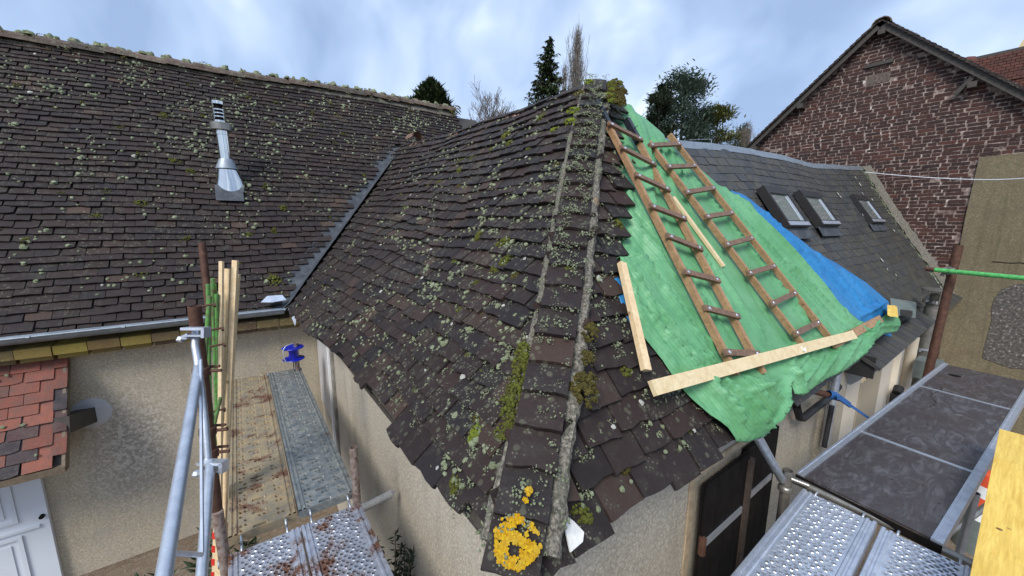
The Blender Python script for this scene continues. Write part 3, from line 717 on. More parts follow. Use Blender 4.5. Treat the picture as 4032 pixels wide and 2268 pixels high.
# hip capping
CAP = []
for v in range(6):
    q = MB(); w_, L_, th = .158, .26, .018; vs = []; k = 4
    fr = [(-w_ / 2 + w_ * i / k, U(-.006, .004)) for i in range(k + 1)]
    def za(x): return .006 * (1 - (2 * x / w_) ** 2)
    top = [(x, y, th + za(x)) for x, y in fr] + [(x, L_, th + za(x)) for x, y in fr[::-1]]
    bot = [(x, y, za(x)) for x, y in fr] + [(x, L_, za(x)) for x, y in fr[::-1]]
    n_ = len(top)
    q.add(top + bot, [(i, i + 1, n_ - 2 - i, n_ - 1 - i) for i in range(k)] + [(n_ + i, 2 * n_ - 1 - i, 2 * n_ - 2 - i, n_ + i + 1) for i in range(k)] + [(i, n_ + i, n_ + (i + 1) % n_, (i + 1) % n_) for i in range(n_)])
    CAP.append(q.mesh('hip_tile', M_tileW))
hd = (B - A).normalized(); nW = Vector((-.74, 0, .67)); nSn = Vector((0, -mS, 1)).normalized(); hn = (nW + nSn).normalized(); hn = (hn - hd * hn.dot(hd)).normalized()
# move the cap centre line by a gentle wobble
hl = (B - A).length; s = .005; caps = []
def hipC(s): 
    return A + hd * s + hn * (.045 + .006 * math.sin(s * 3)) + hd.cross(hn) * (.012 * math.sin(s * 2.1))
i = 0
while s < hl - .20:
    rt = hd.cross(hn); up2 = (hd - hn * (.17 + U(-.02, .02))).normalized(); rt2 = (rt + up2 * U(-.04, .04)).normalized()
    o = put('hip_tile', CAP[i % 6], frame(hipC(s) + hn * .042, rt2, None, rt2.cross(up2)), HIP); caps.append(o)
    s += .122 + U(-.008, .01) if s > .14 else .135; i += 1
# mortar fillets on both sides of the cap
def rope(name, side, m, wbase):
    mb = MB(); n = 240; vs = []; q = 8
    for i in range(n + 1):
        s = .045 + (hl - .065) * i / n; c = hipC(s + .03) + side * (.089 + .008 * nn(s, 0, 0, 5)) - hn * .02
        rr = wbase * (1 + .35 * nn(s, 3, 0, 9) + .2 * nn(s, 7, 0, 28))
        for k in range(q):
            a = 2 * math.pi * k / q; w2 = rr * (1 + .22 * nn(s * 22, k * 1.7, 2))
            vs.append(c + (side * math.cos(a) * 1.05 + hn * math.sin(a) * .95) * w2)
    fs = [(i * q + k, (i + 1) * q + k, (i + 1) * q + (k + 1) % q, i * q + (k + 1) % q) for i in range(n) for k in range(q)]
    mb.add(vs, fs + [tuple(range(q))[::-1], tuple(range(n * q, n * q + q))]); return mb.build(name, m, HIP, True)
side = hd.cross(hn).normalized()
if side.x < 0: side = -side          # towards the south-east (tarp) side
rope('mortar_fillet', side, M_hipmort, .034); rope('mortar_fillet', -side, M_hipmort, .020)
# ridge of hip house: low half-round tiles bedded in mortar
def PHr(t): y = 2.3 + 5.1 * t; return Vector((xr(y), y, zr(y) - .05))
M_tilePink = m_tile('pinkish ridge clay', [(0, (.26, .15, .11)), (.5, (.18, .11, .085)), (1, (.30, .13, .08))], .9, (.30, .29, .22), (.2, .18, .14))
pm = [m_.copy() for m_ in ridge_me]
for m_ in pm: m_.materials.clear(); m_.materials.append(M_tilePink)
ridge_row(0, 1, PHr, HIP, .62, .21, pm)
mb = MB(); vs = []; nseg = 120
for i in range(nseg + 1):
    P = PHr(i / nseg)
    for j, (dx, dz) in enumerate(((-.13, -.075), (-.10, -.02), (-.05, .025), (0, .03), (.1, -.05))):
        vs.append((P.x + dx, P.y, P.z + dz + .012 * nn(P.y, j, 4, 7) + .01))
mb.add(vs, [(i * 5 + j, (i + 1) * 5 + j, (i + 1) * 5 + j + 1, i * 5 + j + 1) for i in range(nseg) for j in range(4)])
mb.build('ridge_mortar', M_hipmort, HIP, True)
o = put('ridge_tile', pm[0], frame(Vector((xr(6.7) - .03, 6.7, zr(6.7) + .07)), V(0, -1, .05), None, V(0, .05, 1)) @ Matrix.Scale(.8, 4), HIP); tag(o, 'loose bright orange ridge tile')
# lead valley between the two roofs
mb = MB(); vs = []; n = 46
for i in range(n + 1):
    t = i / n; y = 5.12 + 2.35 * t
    # valley x where west slope meets long slope
    lo, hi = .3, 3.2
    for _ in range(30):
        m_ = (lo + hi) / 2
        if zWest(m_, y) > zLp(y, m_): hi = m_
        else: lo = m_
    x = lo
    w_ = .085 + .01 * nn(t, 0, 0, 12)
    for k, (dx, dy) in enumerate(((-.20, .0), (-.07, .03), (.0, 0), (.035, -.02), (.14, -.1))):
        X_, Y_ = x + dx, y + dy
        z_ = max(zWest(X_, Y_), zLp(Y_, X_)) if k != 2 else zLp(Y_, X_)
        vs.append((X_, Y_, z_ + .052 + (.012 if k in (0, 4) else 0) + .004 * nn(X_ * 20, Y_ * 20)))
mb.add(vs, [(i * 5 + j, (i + 1) * 5 + j, (i + 1) * 5 + j + 1, i * 5 + j + 1) for i in range(n) for j in range(4)])
mb.build('lead_valley', M_lead, HIP, True)
mb = MB(); P = aY(690, 758, 5.12); mb.prism([P + V(-.13, .02, -.005), P + V(-.02, -.03, -.01), P + V(.12, -.02, .0), P + V(.09, .06, .05), P + V(-.06, .08, .05)], (0, -.005, .008)); mb.build('valley_foot_sheet', M_galvb, HIP)
mb = MB(); P = aY(733, 800, 5.0); mb.prism([P + V(-.02, .06, .1), P + V(.03, 0, -.10), P + V(.05, .0, -.02), P + V(.02, .05, .1)], (0, .04, 0)); mb.build('gutter_end_sheet', M_galvb, HIP)

# lichen rosettes and moss on the hip house
li = MB(); lw = MB(); ms = MB(); md = MB(); mbr = MB()
def onW(y, t, h=.050):
    p = PW(y, t); up_ = (PW(y, t + .03) - PW(y, t - .03)).normalized(); al = (PW(y - .05, t) - PW(y + .05, t)).normalized(); n = al.cross(up_).normalized()
    return p + n * h, n
def okW(p): return p.y > .82 + (p.z - EYE + 1) / mS and p.z > zLp(p.y, p.x) + .04
cl = []
for _ in range(330):
    y = .8 + abs(random.gauss(0, 2.0)); t = U(0, 1.0); cl.append((y, t))
for _ in range(110): cl.append((U(.8, 7.5), U(.0, 1)))
for cy_, ct in cl:
    sz = random.choice((.008, .010, .013)) ; nk = random.randint(1, 9)
    for k in range(nk):
        y = cy_ + random.gauss(0, .055); t = ct + random.gauss(0, .016)
        if t < .015 or t > .99: continue
        p, n = onW(y, t)
        if not okW(p): continue
        r_ = sz * U(.6, 1.35)
        (blob(li, p, n, r_, r_ * 1.0, .3, 7))
for _ in range(420):                        # bigger rosettes near the hip corner
    y = .85 + abs(random.gauss(0, .7)); t = U(0, .6); p, n = onW(y, t)
    if okW(p): cushion(li, p, n, U(.012, .024), 9, .8)
for _ in range(90):
    y = U(.9, 6); t = U(0, .98); p, n = onW(y, t, .052)
    if okW(p): blob(lw, p, n, U(.008, .02), .002, .4, 8)
cl = [(U(.6, 2.6), U(.78, 2.15)) for _ in range(260)]
for cx_, cy_ in cl:
    for k in range(random.randint(2, 9)):
        x = cx_ + random.gauss(0, .05); y = cy_ + random.gauss(0, .03); p = PS(x, y); hx = .55 + (p.z - EYE + 1) / 1.1
        if y < .76 or x < hx + .1 or x > tarp_x(y) + (.0 if y > 1.0 else .02): continue
        r_ = U(.007, .019); cushion(li, p + nSn * .047, nSn, r_ * 1.25, 8, .8) if r_ > .012 else blob(li, p + nSn * .046, nSn, r_, r_ * .8, .3, 7)
for _ in range(14):
    y = U(.8, 1.5); x = U(.8, 1.9); p = PS(x, y); hx = .55 + (p.z - EYE + 1) / 1.1
    if x > hx + .12 and x < tarp_x(y): blob(lw, p + nSn * .05, nSn, U(.008, .018), .003, .4, 10)
def pxW(px, py): return aP(px, py, PW(2.5, .5) + V(-.74, 0, .67) * .03, Vector((-1.117, 0, 1)))
def W_at(px, py):
    # march along the view ray until it meets the west slope
    d = ray(px, py); a = .6
    while a < 12:
        p = EYEP + d * a; xe = xeave(p.y)
        if p.x > xe - .05:
            t = (p.x - xe) / (xr(p.y) - xe); q, n = onW(p.y, t, .043)
            if p.z < q.z: return q, n
        a += .01
    return None
for (px, py, r_, b) in ((1208, 595, .07, 0), (1275, 612, .075, 0), (1280, 660, .07, 0), (1250, 680, .05, 0), (1302, 700, .045, 1), (1165, 785, .05, 0), (1105, 715, .03, 1), (1145, 660, .04, 0), (1205, 715, .035, 0), (1180, 800, .03, 0), (1125, 830, .035, 1), (1220, 795, .025, 1), (1012, 490, .04, 0), (1085, 465, .06, 0), (1020, 525, .05, 0), (1105, 462, .05, 0), (1155, 470, .04, 1), (1160, 430, .07, 0), (1160, 410, .06, 0), (1280, 345, .09, 0), (1240, 380, .05, 0), (1287, 365, .06, 0), (1340, 375, .05, 0), (1105, 555, .0, 0), (1190, 400, .05, 0), (1215, 1095, .055, 2), (1165, 1225, .045, 0), (1210, 1160, .03, 1), (1180, 1055, .03, 1), (1215, 1050, .03, 1), (1030, 790, .03, 1), (1075, 945, .03, 1), (1000, 990, .035, 0), (960, 905, .025, 1), (1370, 300, .06, 0), (1155, 1240, .03, 0), (1060, 985, .03, 0), (890, 640, .05, 1), (820, 720, .03, 2), (845, 700, .03, 1), (1190, 895, .03, 0), (1225, 935, .025, 0), (1400, 330, .05, 2), (1405, 420, .04, 1), (1140, 960, .022, 0)):
    if r_ == 0: continue
    q = W_at(px, py)
    if q: cushion((ms, md, mbr)[b], q[0], q[1], r_ * .80, 46, .75); cushion(li, q[0], q[1], r_ * .8, 16, .35)
def capside(px, py, r_, mbx, sd, up_=.05, cnt=40):
    # project on the hip line
    d = ray(px, py).normalized(); best = None
    for k in range(400):
        s = hl * k / 399; c = hipC(s) + side * sd; e_ = (c - EYEP); q = e_ - d * e_.dot(d)
        if best is None or q.length < best[0]: best = (q.length, c)
    cushion(mbx, best[1] + hn * up_, hn, r_, cnt, .8)
for (px, py, r_) in ((1318, 895, .05), (1312, 935, .045), (1300, 975, .045), (1295, 1010, .045), (1290, 1050, .045), (1280, 1085, .04), (1310, 915, .045)): capside(px, py, r_, ms, -.105, -.005, 46)
for (px, py, r_, k) in ((1485, 835, .045, 1), (1465, 900, .035, 1), (1470, 985, .055, 1), (1465, 960, .045, 1), (1450, 690, .05, 0)): capside(px, py, r_, (ms, md)[k], .13 if k else .02, .0 if k else .03, 50)
for s in [U(0, hl) for _ in range(200)]:
    c = hipC(s) + side * (random.choice((-.1, .1, .0, -.04, .05)) + U(-.02, .02)) + hn * .055
    cushion(li, c - hn * (.03 if abs((c - hipC(s)).dot(side)) > .08 else -.008), hn, U(.010, .026), 7, .6)
for s in [U(hl * .35, hl) for _ in range(150)]:
    cushion(li, hipC(s) + side * U(-.08, .08) + hn * .065, hn, U(.012, .03), 7, .6)
for s, sd, k in [(hl - .1, -.05, 2), (hl - .3, -.1, 1), (hl - .55, -.11, 2), (hl - .7, -.11, 2)]: cushion((ms, md, mbr)[k], hipC(s) + side * sd + hn * .04, hn, .045, 40, .8)
for i in range(26):                        # big mossy mass right of the ridge end
    c = hipC(hl - U(.0, .38)) + side * U(.10, .20) + hn * .02; cushion(md if RND() < .6 else mbr if RND() < .35 else ms, c, (nSn + hn).normalized(), U(.03, .05), 44, .9)
for (px, py, r_) in ((1568, 935, .055), (1553, 570, .05), (1680, 1025, .035), (1465, 1300, .045), (1570, 1180, .03), (1500, 1075, .03), (1560, 395, .04), (1730, 1080, .02), (1530, 1090, .03), (1565, 590, .04)):
    P = aP(px, py, (0, .75, EYE - .95), (0, -mS, 1)); cushion(md if RND() < .6 else ms, P, nSn, r_, 46, .8)
for nm, q, m_ in (('lichen', li, M_lichen), ('white_lichen', lw, M_lichw), ('moss', ms, M_moss), ('brown_moss', md, M_mossd), ('bright_moss', mbr, M_mossb)):
    tag(q.build(nm, m_, HIP, True, False), kind='stuff')
# orange lichen on the lowest cap tile
ol = MB(); c0 = hipC(.082) + hn * .073
for i in range(800):
    a = U(0, 6.283); d_ = math.sqrt(RND()); ex = side * math.cos(a) * d_ * .064 * (1 + .12 * math.sin(3 * a + 1)) + hd * math.sin(a) * d_ * .062
    inner = (ex - (side * .0 - hd * .02)).length
    if (inner < .010 + .014 * noise.noise(ex * 30 + V(3, 1, 2)) + .012 or noise.noise(ex * 38) < -.20) and RND() < .94: continue
    r_ = U(.0025, .0062); blob(ol, c0 + ex - hn * (.005 + .00), hn, r_, r_ * .26, .6, 7)
for i in range(14): blob(ol, hipC(.2) + side * U(.0, .02) + hd * U(-.02, .02) + hn * .083, hn, .006, .003, .5, 6)
tag(ol.build('orange_lichen', M_orl, HIP, True, False), 'round patch of orange lichen', kind='stuff')
mb = MB(); P = aP(1425, 1345, (0, .75, EYE - .96), (0, -mS, 1))
a_ = Vector((1, 0, 0)); b_ = Vector((0, 1, mS)).normalized(); P = P + nSn * .03
mb.prism([P - a_ * .03 - b_ * .035, P + a_ * .025 - b_ * .03, P + a_ * .042 - b_ * .01, P + a_ * .02 + b_ * .03, P - a_ * .0 + b_ * .055, P - a_ * .022 + b_ * .02], nSn * .006)
tag(mb.build('white_lichen_plate', m_plain('chalky white crust', (.72, .72, .70), .2, 30, .9, 0, .5, 200), HIP))

# =================================================================== SLATE HOUSE (right, behind the tarpaulin)
SLATE = thing('slate_house', (7.2, 2.2, 0), 'cream plastered house with a weathered slate roof and three roof windows', 'house')
mb = MB(); mb.b2((4.55, .90, 0), (10.0, 1.2, EYE - 1.30)); mb.build('wall', M_cream, SLATE)
mb = MB()
cpts = [(.90, EYE - 1.47), (.86, EYE - 1.47), (.80, EYE - 1.40), (.78, EYE - 1.33), (.90, EYE - 1.30)]
mb.prism([(4.56, a, b) for a, b in cpts], (2.35, 0, 0)); mb.prism([(7.55, a, b) for a, b in cpts], (2.4, 0, 0)); mb.build('cornice', M_zinc if 0 else m_plain('grey weathered cornice', (.46, .48, .49), .25, 5, .8), SLATE)
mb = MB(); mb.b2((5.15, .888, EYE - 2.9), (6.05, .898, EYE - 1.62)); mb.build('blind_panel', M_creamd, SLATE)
mb = MB(); mb.b2((5.05, .87, EYE - 3.5), (5.13, .899, EYE - 1.60)); mb.b2((6.07, .87, EYE - 3.5), (6.15, .899, EYE - 1.60)) if 0 else None
mb = MB(); mb.b2((6.75, .84, 0), (6.87, .899, EYE - 1.32)); mb.build('pilaster', M_cream, SLATE)
slA, slB = (.80, EYE - 1.20), (2.25, EYE + .93)
def zridgeS(x): return EYE + .80 + (x - 3.8) * .042 + .03 * math.sin((x - 3.8) * 1.3)
def PSl(x, t):
    z0 = EYE - 1.17; z1 = zridgeS(x); p = Vector((x, .80 + 1.43 * t, z0 + (z1 - z0) * t)); return p + Vector((0, -.83, .56)) * (.02 * nn(x, t * 3, 8, .9) - .03 * math.sin(math.pi * t))
mb = MB(); vs = []; n = 30
for i in range(n + 1):
    for j in range(7): p = PSl(2.95 + 7.05 * i / n, j / 6); vs.append(p - V(0, -.83, .56) * .02)
mb.add(vs, [(i * 7 + j, (i + 1) * 7 + j, (i + 1) * 7 + j + 1, i * 7 + j + 1) for i in range(n) for j in range(6)])
mb.build('roof_deck', M_oldwood, SLATE)
mb = MB(); mb.add([(3.1, 2.26, EYE + .70), (10, 2.26, EYE + 1.0), (10, 3.8, EYE - 1.3), (3.1, 3.8, EYE - 1.3)], [(0, 1, 2, 3)]); mb.build('rear_slope', M_slate, SLATE)
TS = tile_set('slate', M_slate, .198, .28, .006, 6, .005)
WIN = [((4.55, .885), (5.0, .47)), ((5.72, .885), (6.22, .50)), ((7.85, .86), (8.4, .50))]
mats = []; r = 0; t = 0.0
while t < .985:
    x = 2.95 + (r % 2) * .1 + U(-.01, .01)
    while x < 9.97:
        p = PSl(x, t + U(-.001, .001))
        inwin = False
        if not inwin:
            up_ = (PSl(x, t + .02) - PSl(x, t - .02)).normalized(); al = (PSl(x + .1, t) - PSl(x - .1, t)).normalized(); nrm = al.cross(up_).normalized()
            up2 = (up_ - nrm * .045).normalized(); rt = (al + up2 * random.gauss(0, .012)).normalized()
            mats.append(frame(p + nrm * (.014 + U(0, .003)), rt, None, rt.cross(up2)) @ Matrix.Diagonal((1, min(1, max(.15, (1 - t) * 2.52 / .28)), 1, 1)))
        x += .202
    t += .108 / 2.55; r += 1
lay(mats, TS, SLATE, 'slate', 'slate_field', M_slate)
# zinc ridge flashing
mb = MB(); vs = []; n = 40
for i in range(n + 1):
    x = 2.9 + 6.95 * i / n; c = PSl(x, 1.0)
    for (dy, dz) in ((-.055, -.045), (-.05, -.03), (-.02, .03), (.02, .04), (.10, -.03)): vs.append((x, c.y + dy + .008 * nn(x, dy, 0, 4), c.z + dz + .012 * nn(x, 2, 0, 3)))
mb.add(vs, [(i * 5 + j, (i + 1) * 5 + j, (i + 1) * 5 + j + 1, i * 5 + j + 1) for i in range(n) for j in range(4)]); mb.build('ridge_flashing', M_zinc, SLATE, True)
# roof windows, positions from the slope itself
nSl = Vector((0, -.83, .56)).normalized(); upS = Vector((0, 1.43, 2.08)).normalized()
for k, (a, b, c, d_) in enumerate((((1903, 458), (1963, 466), (1990, 572), (2022, 562)), ((1995, 470), (2045, 478), (2072, 568), (2100, 560)), ((2132, 482), (2168, 488), (2190, 560), (2216, 555)))):
    pl = (Vector((0, .80, EYE - 1.17)) + nSl * .03)
    TLp, BRp = aP(*a, pl, nSl), aP(*d_, pl, nSl)
    x0, x1 = TLp.x, BRp.x; 
    if x1 < x0 + .4: x1 = x0 + .5
    yt = TLp.y; yb = BRp.y
    def q(x, y, h): 
        base = Vector((x, y, (EYE - 1.17) + (y - .80) * 2.08 / 1.43)); return base + nSl * h
    fw_ = .04; f = MB()
    for (xa, xb, ya, yb_) in ((x0, x0 + fw_, yb, yt), (x1 - fw_, x1, yb, yt), (x0 + fw_, x1 - fw_, yb, yb + .04), (x0 + fw_, x1 - fw_, yt - .05, yt)):
        f.prism([q(xa, ya, .0), q(xb, ya, .0), q(xb, yb_, .0), q(xa, yb_, .0)], nSl * .085)
    fo = f.build('window_frame', M_skyfr, SLATE)
    gl = MB(); gl.prism([q(x0 + fw_, yb + .04, .055), q(x1 - fw_, yb + .04, .055), q(x1 - fw_, yt - .05, .055), q(x0 + fw_, yt - .05, .055)], nSl * .008); gl.build('pane', M_glass, fo)
    s_ = MB(); s_.prism([q(x1 - fw_ - .02, yb + .04, .064), q(x1 - fw_, yb + .04, .064), q(x1 - fw_, yt - .05, .064), q(x1 - fw_ - .02, yt - .05, .064)], nSl * .01); s_.prism([q(x0 + .01, yb + .005, .086), q(x1 - .01, yb + .005, .086), q(x1 - .01, yb + .03, .086), q(x0 + .01, yb + .03, .086)], nSl * .006); s_.build('glazing_bead', M_galvb, fo)
    ap = MB(); ap.prism([q(x0 - .05, yb - .07, .025), q(x1 + .05, yb - .07, .025), q(x1 + .05, yb, .035), q(x0 - .05, yb, .035)], nSl * .006); ap.build('flashing_apron', M_lead, fo)
# lichen film and white spots on the slates
lw = MB(); ms = MB()
for _ in range(16):
    p = PSl(U(6, 9.9), U(.05, .95)) + nSl * .03; blob(lw, p, nSl, U(.012, .035), .004, .5, 7)
for _ in range(160):
    t = U(0, 1); x = 9.95 - abs(random.gauss(0, .12)); cushion(ms, PSl(x, t) + nSl * .015, nSl, U(.02, .05), 8, .5)
tag(lw.build('white_lichen', M_lichw, SLATE, True, False), kind='stuff'); tag(ms.build('moss', M_lichen, SLATE, True, False), kind='stuff')
# slate house gutter: dark eaves tiles with a comb strip
mb = MB(); x = 4.35
while x < 9.9:
    mb.prism([(x, .655, EYE - 1.22), (x + .19, .655, EYE - 1.22), (x + .19, .82, EYE - 1.13), (x, .82, EYE - 1.13)], (0, -.012, .022)); x += .205
mb.build('eaves_slate', M_slate, SLATE)
mb = MB(); mb.b2((4.4, .70, EYE - 1.275), (10, .715, EYE - 1.235)); mb.b2((4.4, .72, EYE - 1.31), (10, .90, EYE - 1.28)); mb.b2((4.375, .69, EYE - 1.31), (4.398, .93, EYE - 1.12)); mb.build('fascia', M_skyfr, SLATE)
mb = MB(); x = 4.3
while x < 7.0: mb.b2((x, .735, EYE - 1.34), (x + .02, .75, EYE - 1.31)); x += .075
mb.build('vent_comb', M_frameb, SLATE)
mb = MB(); mb.tube((7.08, .80, EYE - 1.42), (7.08, .80, 0), .055, 14); mb.build('downpipe', m_plain('cream downpipe', (.66, .57, .44), .1, 5, .5), SLATE, True)
mb = MB(); mb.tube((6.62, .82, EYE - 2.1), (6.62, .82, EYE - 2.5), .04, 12); mb.tube((6.60, .80, EYE - 2.08), (6.68, .80, EYE - 2.02), .05, 10); mb.build('small_vent_pipe', M_rubber, SLATE, True)
lamp = MB(); lamp.lathe(aY(2326, 855, .82) , ((.0, .09), (.07, .085), (.13, .06), (.155, .02), (.155, 0), (0, 0)), 20, (0, -1, 0)); lamp.build('round_wall_cover', M_whitep, SLATE, True)
lamp = MB(); lamp.lathe(aY(2326, 850, .73), ((0, .012), (.018, .008), (.018, 0)), 10, (0, -1, 0)); lamp.build('cover_hole', M_black, SLATE)

FLUE2 = thing('stove_pipe', (7.3, .72, 0), 'tall sooty steel stove pipe with rain cap standing against the cream wall', 'stove pipe')
mb = MB(); mb.tube((7.30, .70, .3), (7.30, .70, EYE - 1.0), .078, 20); mb.build('pipe', M_pipe, FLUE2, True)
mb = MB(); mb.tube((7.36, .80, EYE - 2.3), (7.36, .80, EYE - 1.05), .05, 14); mb.build('inner_pipe', M_pipe, FLUE2, True)
mb = MB(); mb.lathe((7.30, .70, EYE - 1.0), ((.078, 0), (.115, .02), (.12, .06), (.10, .07), (.06, .14), (.001, .15)), 20); mb.build('cone_cap', M_inox, FLUE2, True)
mb = MB(); mb.lathe((7.30, .70, EYE - 1.0), ((.14, .19), (.14, .205), (.001, .21), (.001, .19), (.14, .19)), 20); mb.build('rain_lid', M_pipe, FLUE2, True)
for k in range(4):
    a = k * math.pi / 2 + .4; mb = MB(); mb.tube((7.3 + .125 * math.cos(a), .7 + .125 * math.sin(a), EYE - .98), (7.3 + .13 * math.cos(a), .7 + .13 * math.sin(a), EYE - .80), .006, 6); mb.build('lid_bracket', M_pipe, FLUE2)
for z in (EYE - 1.6, EYE - 1.9, EYE - 1.93):
    mb = MB(); mb.lathe((7.30, .70, z), ((.079, -.01), (.086, -.01), (.086, .01), (.079, .01)), 20); mb.b2((7.1, .72, z - .008), (7.24, .735, z + .008)); mb.build('pipe_clip', M_galv, FLUE2, True)

BRD = thing('grey_board', aY(2270, 785, .72), 'grey green board with a square recess lying on the gutter beside the blue tarpaulin', 'board')
P = [aY(2245, 753, .9), aY(2305, 762, .85), aY(2304, 800, .72), aY(2250, 792, .75)]
mb = MB(); mb.prism(P, (0, .02, .012)); mb.build('board', M_greyg, BRD)
P = [aY(2263, 780, .79), aY(2292, 784, .77), aY(2291, 797, .735), aY(2264, 794, .745)]
mb = MB(); mb.prism([p + V(0, -.012, .008) for p in P], (0, .004, .003)); mb.build('recess', M_skyfr, BRD)
P = [aY(2238, 770, .78), aY(2257, 772, .77), aY(2260, 798, .69), aY(2239, 796, .70)]
YB = MB(); YB.prism(P, (0, .018, .01)); o = YB.build('yellow_offcut', M_yellow); tag(o, 'small yellow board offcut leaning on the grey board at the gutter', 'board')

# =================================================================== BRICK GABLE HOUSE
GAB = thing('brick_gable_house', (10.2, 2.2, 0), 'tall old brick gable with dark timber verges and brown render at its foot', 'house')
gx = 10.0; pk = (2.25, EYE + 3.62)
def zg(y): return pk[1] - abs(y - pk[0]) * .93
mb = MB(); mb.prism([(gx + .008, -1.6, 0), (gx + .008, -1.6, zg(-1.6)), (gx + .008, pk[0], pk[1]), (gx + .008, 4.9, zg(4.9)), (gx + .008, 4.9, 0)], (.3, 0, 0)); mb.build('mortar_wall', M_mortar, GAB)
BM = []
for v in range(5):
    q = MB(); w_, hh, dp = .219 * U(.97, 1.0), .0505, .05
    f_ = [(0, -w_ / 2 + U(0, .006), -hh / 2 + U(0, .004)), (0, w_ / 2 - U(0, .006), -hh / 2 + U(0, .003)), (0, w_ / 2 - U(0, .008), hh / 2 - U(0, .004)), (0, -w_ / 2 + U(0, .006), hh / 2 - U(0, .004))]
    q.prism([(p[0], p[1], p[2]) for p in f_], (dp, 0, 0)); BM.append((q, q.mesh('brick', M_brick)))
mats = []; z = EYE - 1.6; r = 0
while z < pk[1]:
    y = -.6 + U(-.05, .05)
    while y < 4.75:
        Lb = 1.0 if RND() < .33 else .49
        yc = y + Lb * .1135
        zc_ = z + .006 * nn(yc, z, 0, 1.2)
        if zc_ < zg(yc) - .05:
            rendered = (yc < .80 and zc_ < EYE + 1.10) or (zc_ < zridgeS(10) - .6 and yc > 2.4)
            hid = yc > .8 and zc_ < min(EYE - 1.2 + (yc - .8) * 1.45, EYE + 1.0 if yc < 2.6 else EYE + .3) - .25
            if not rendered and not hid and not (2.0 < yc < 2.4 and EYE + 2.62 < zc_ < EYE + 2.80):
                proud = U(-.004, .006) if RND() > .04 else U(-.012, -.004)
                mats.append(Matrix.Translation((gx + .003 - proud * .7, yc, zc_)) @ Matrix.Rotation(random.gauss(0, .014), 4, 'X') @ Matrix.Diagonal((1, Lb * .97, 1, 1)))
        y += Lb * .227 + .004
    z += .0615; r += 1
lay(mats, BM, GAB, 'brick', 'brickwork', M_brick)
mb = MB(); mb.prism([(gx - .03, -1.6, 0), (gx - .03, .78, 0), (gx - .03, .80, EYE + .2), (gx - .03, .78, EYE + 1.12), (gx - .03, .2, EYE + 1.13), (gx - .03, -1.6, EYE + 1.12)], (.035, 0, 0)); mb.build('render_coat', M_olive, GAB)
mb = MB(); pts = []
for i in range(26):
    a = 2 * math.pi * i / 26; pts.append((gx - .04, -.30 + .62 * max(-1, min(1, 1.25 * math.cos(a))) + U(-.03, .03), EYE - 1.55 + .68 * max(-1, min(1, 1.3 * math.sin(a))) + U(-.03, .03)))
mb.prism(pts, (.012, 0, 0)); mb.build('pebble_patch', M_pebble, GAB)
mb = MB(); pts = [(gx - .034, .42 - .07 * i, EYE - .56 + .02 * nn(i, 0, 0, .9)) for i in range(12)]; mb.path(pts, .006, 4); mb.build('crack', M_black, GAB)
# dark mortar soot line, lintel, putlog
mb = MB(); mb.b2((gx - .035, 2.02, EYE + 2.94), (gx + .0, 2.42, EYE + 3.0)); o = mb.build('lintel_board', M_oldwood, GAB)
mb = MB(); mb.b2((gx - .001, 2.04, EYE + 2.63), (gx + .006, 2.36, EYE + 2.80)); mb.build('patched_mortar', m_render('sooty patch mortar', (.16, .13, .11), (.08, .065, .055), (.34, .30, .26), 30), GAB)
mb = MB()
for (y, z) in ((4.15, zg(4.15) - .12), (3.35, zg(3.35) - .13), (2.22, pk[1] - .14), (1.0, zg(1.0) - .2)):
    mb = MB(); mb.box((gx - .06, y, z), (.22, .10, .09)); mb.build('purlin_end', M_oldwood, GAB)
mb = MB(); mb.beam((gx - .1, 1.0, zg(1.0) - .06), (gx - .08, 1.18, zg(1.0) - .30), .06, .05, (1, 0, 0)); mb.build('bracket', M_oldwood, GAB)
for sgn, ye in ((1, 5.0), (-1, -1.6)):
    mb = MB(); e1 = Vector((gx - .13, pk[0], pk[1] + .05)); e2 = Vector((gx - .13, ye, zg(ye) + .05)); nv = Vector((0, sgn * .93, 1)).normalized()
    mb.beam(e1 - nv * .035, e2 - nv * .035, .04, .10, nv); mb.build('verge_board', M_oldwood, GAB)
    mb = MB(); mb.add([e1 + V(0, 0, .02), e2 + V(0, 0, .02), e2 + V(4, 0, .02), e1 + V(4, 0, .02)], [(0, 1, 2, 3)]); mb.build('roof_slope', M_tileL, GAB)
    d_ = (e2 - e1).normalized(); L = (e2 - e1).length; s = .30
    while s < L:
        p = e1 + d_ * s; M = frame(p + nv * .035 + V(-.06, 0, 0), V(1, 0, 0), None, (nv + d_ * -.16).normalized() if 1 else nv)
        up2 = (-d_ - nv * .13).normalized(); rt = V(1, 0, 0) if sgn < 0 else V(-1, 0, 0); n3 = rt.cross(up2)
        base = p + nv * .03 + V(.08 - .06, 0, 0)
        put('tile', random.choice(TL)[1], frame(base, rt, None, n3), GAB); s += .10
for xx in (gx - .12, gx + .2): put('ridge_tile', ridge_me[1], Matrix.Translation((xx, pk[0], pk[1] + .0)) , GAB)
mb = MB(); mm = MB()
for i in range(18): cushion(mm, Vector((gx - .1 + U(0, .3), pk[0] + U(-.07, .07), pk[1] + .08 + U(-.03, .02))), V(0, 0, 1), U(.04, .055), 22)
for i in range(20): y = pk[0] - U(.05, .5); cushion(mm, Vector((gx - .1 + U(0, .2), y, zg(y) + .12)), V(0, -.5, 1), U(.02, .04), 10)
tag(mm.build('peak_moss', M_mossd, GAB, True, False), kind='stuff')
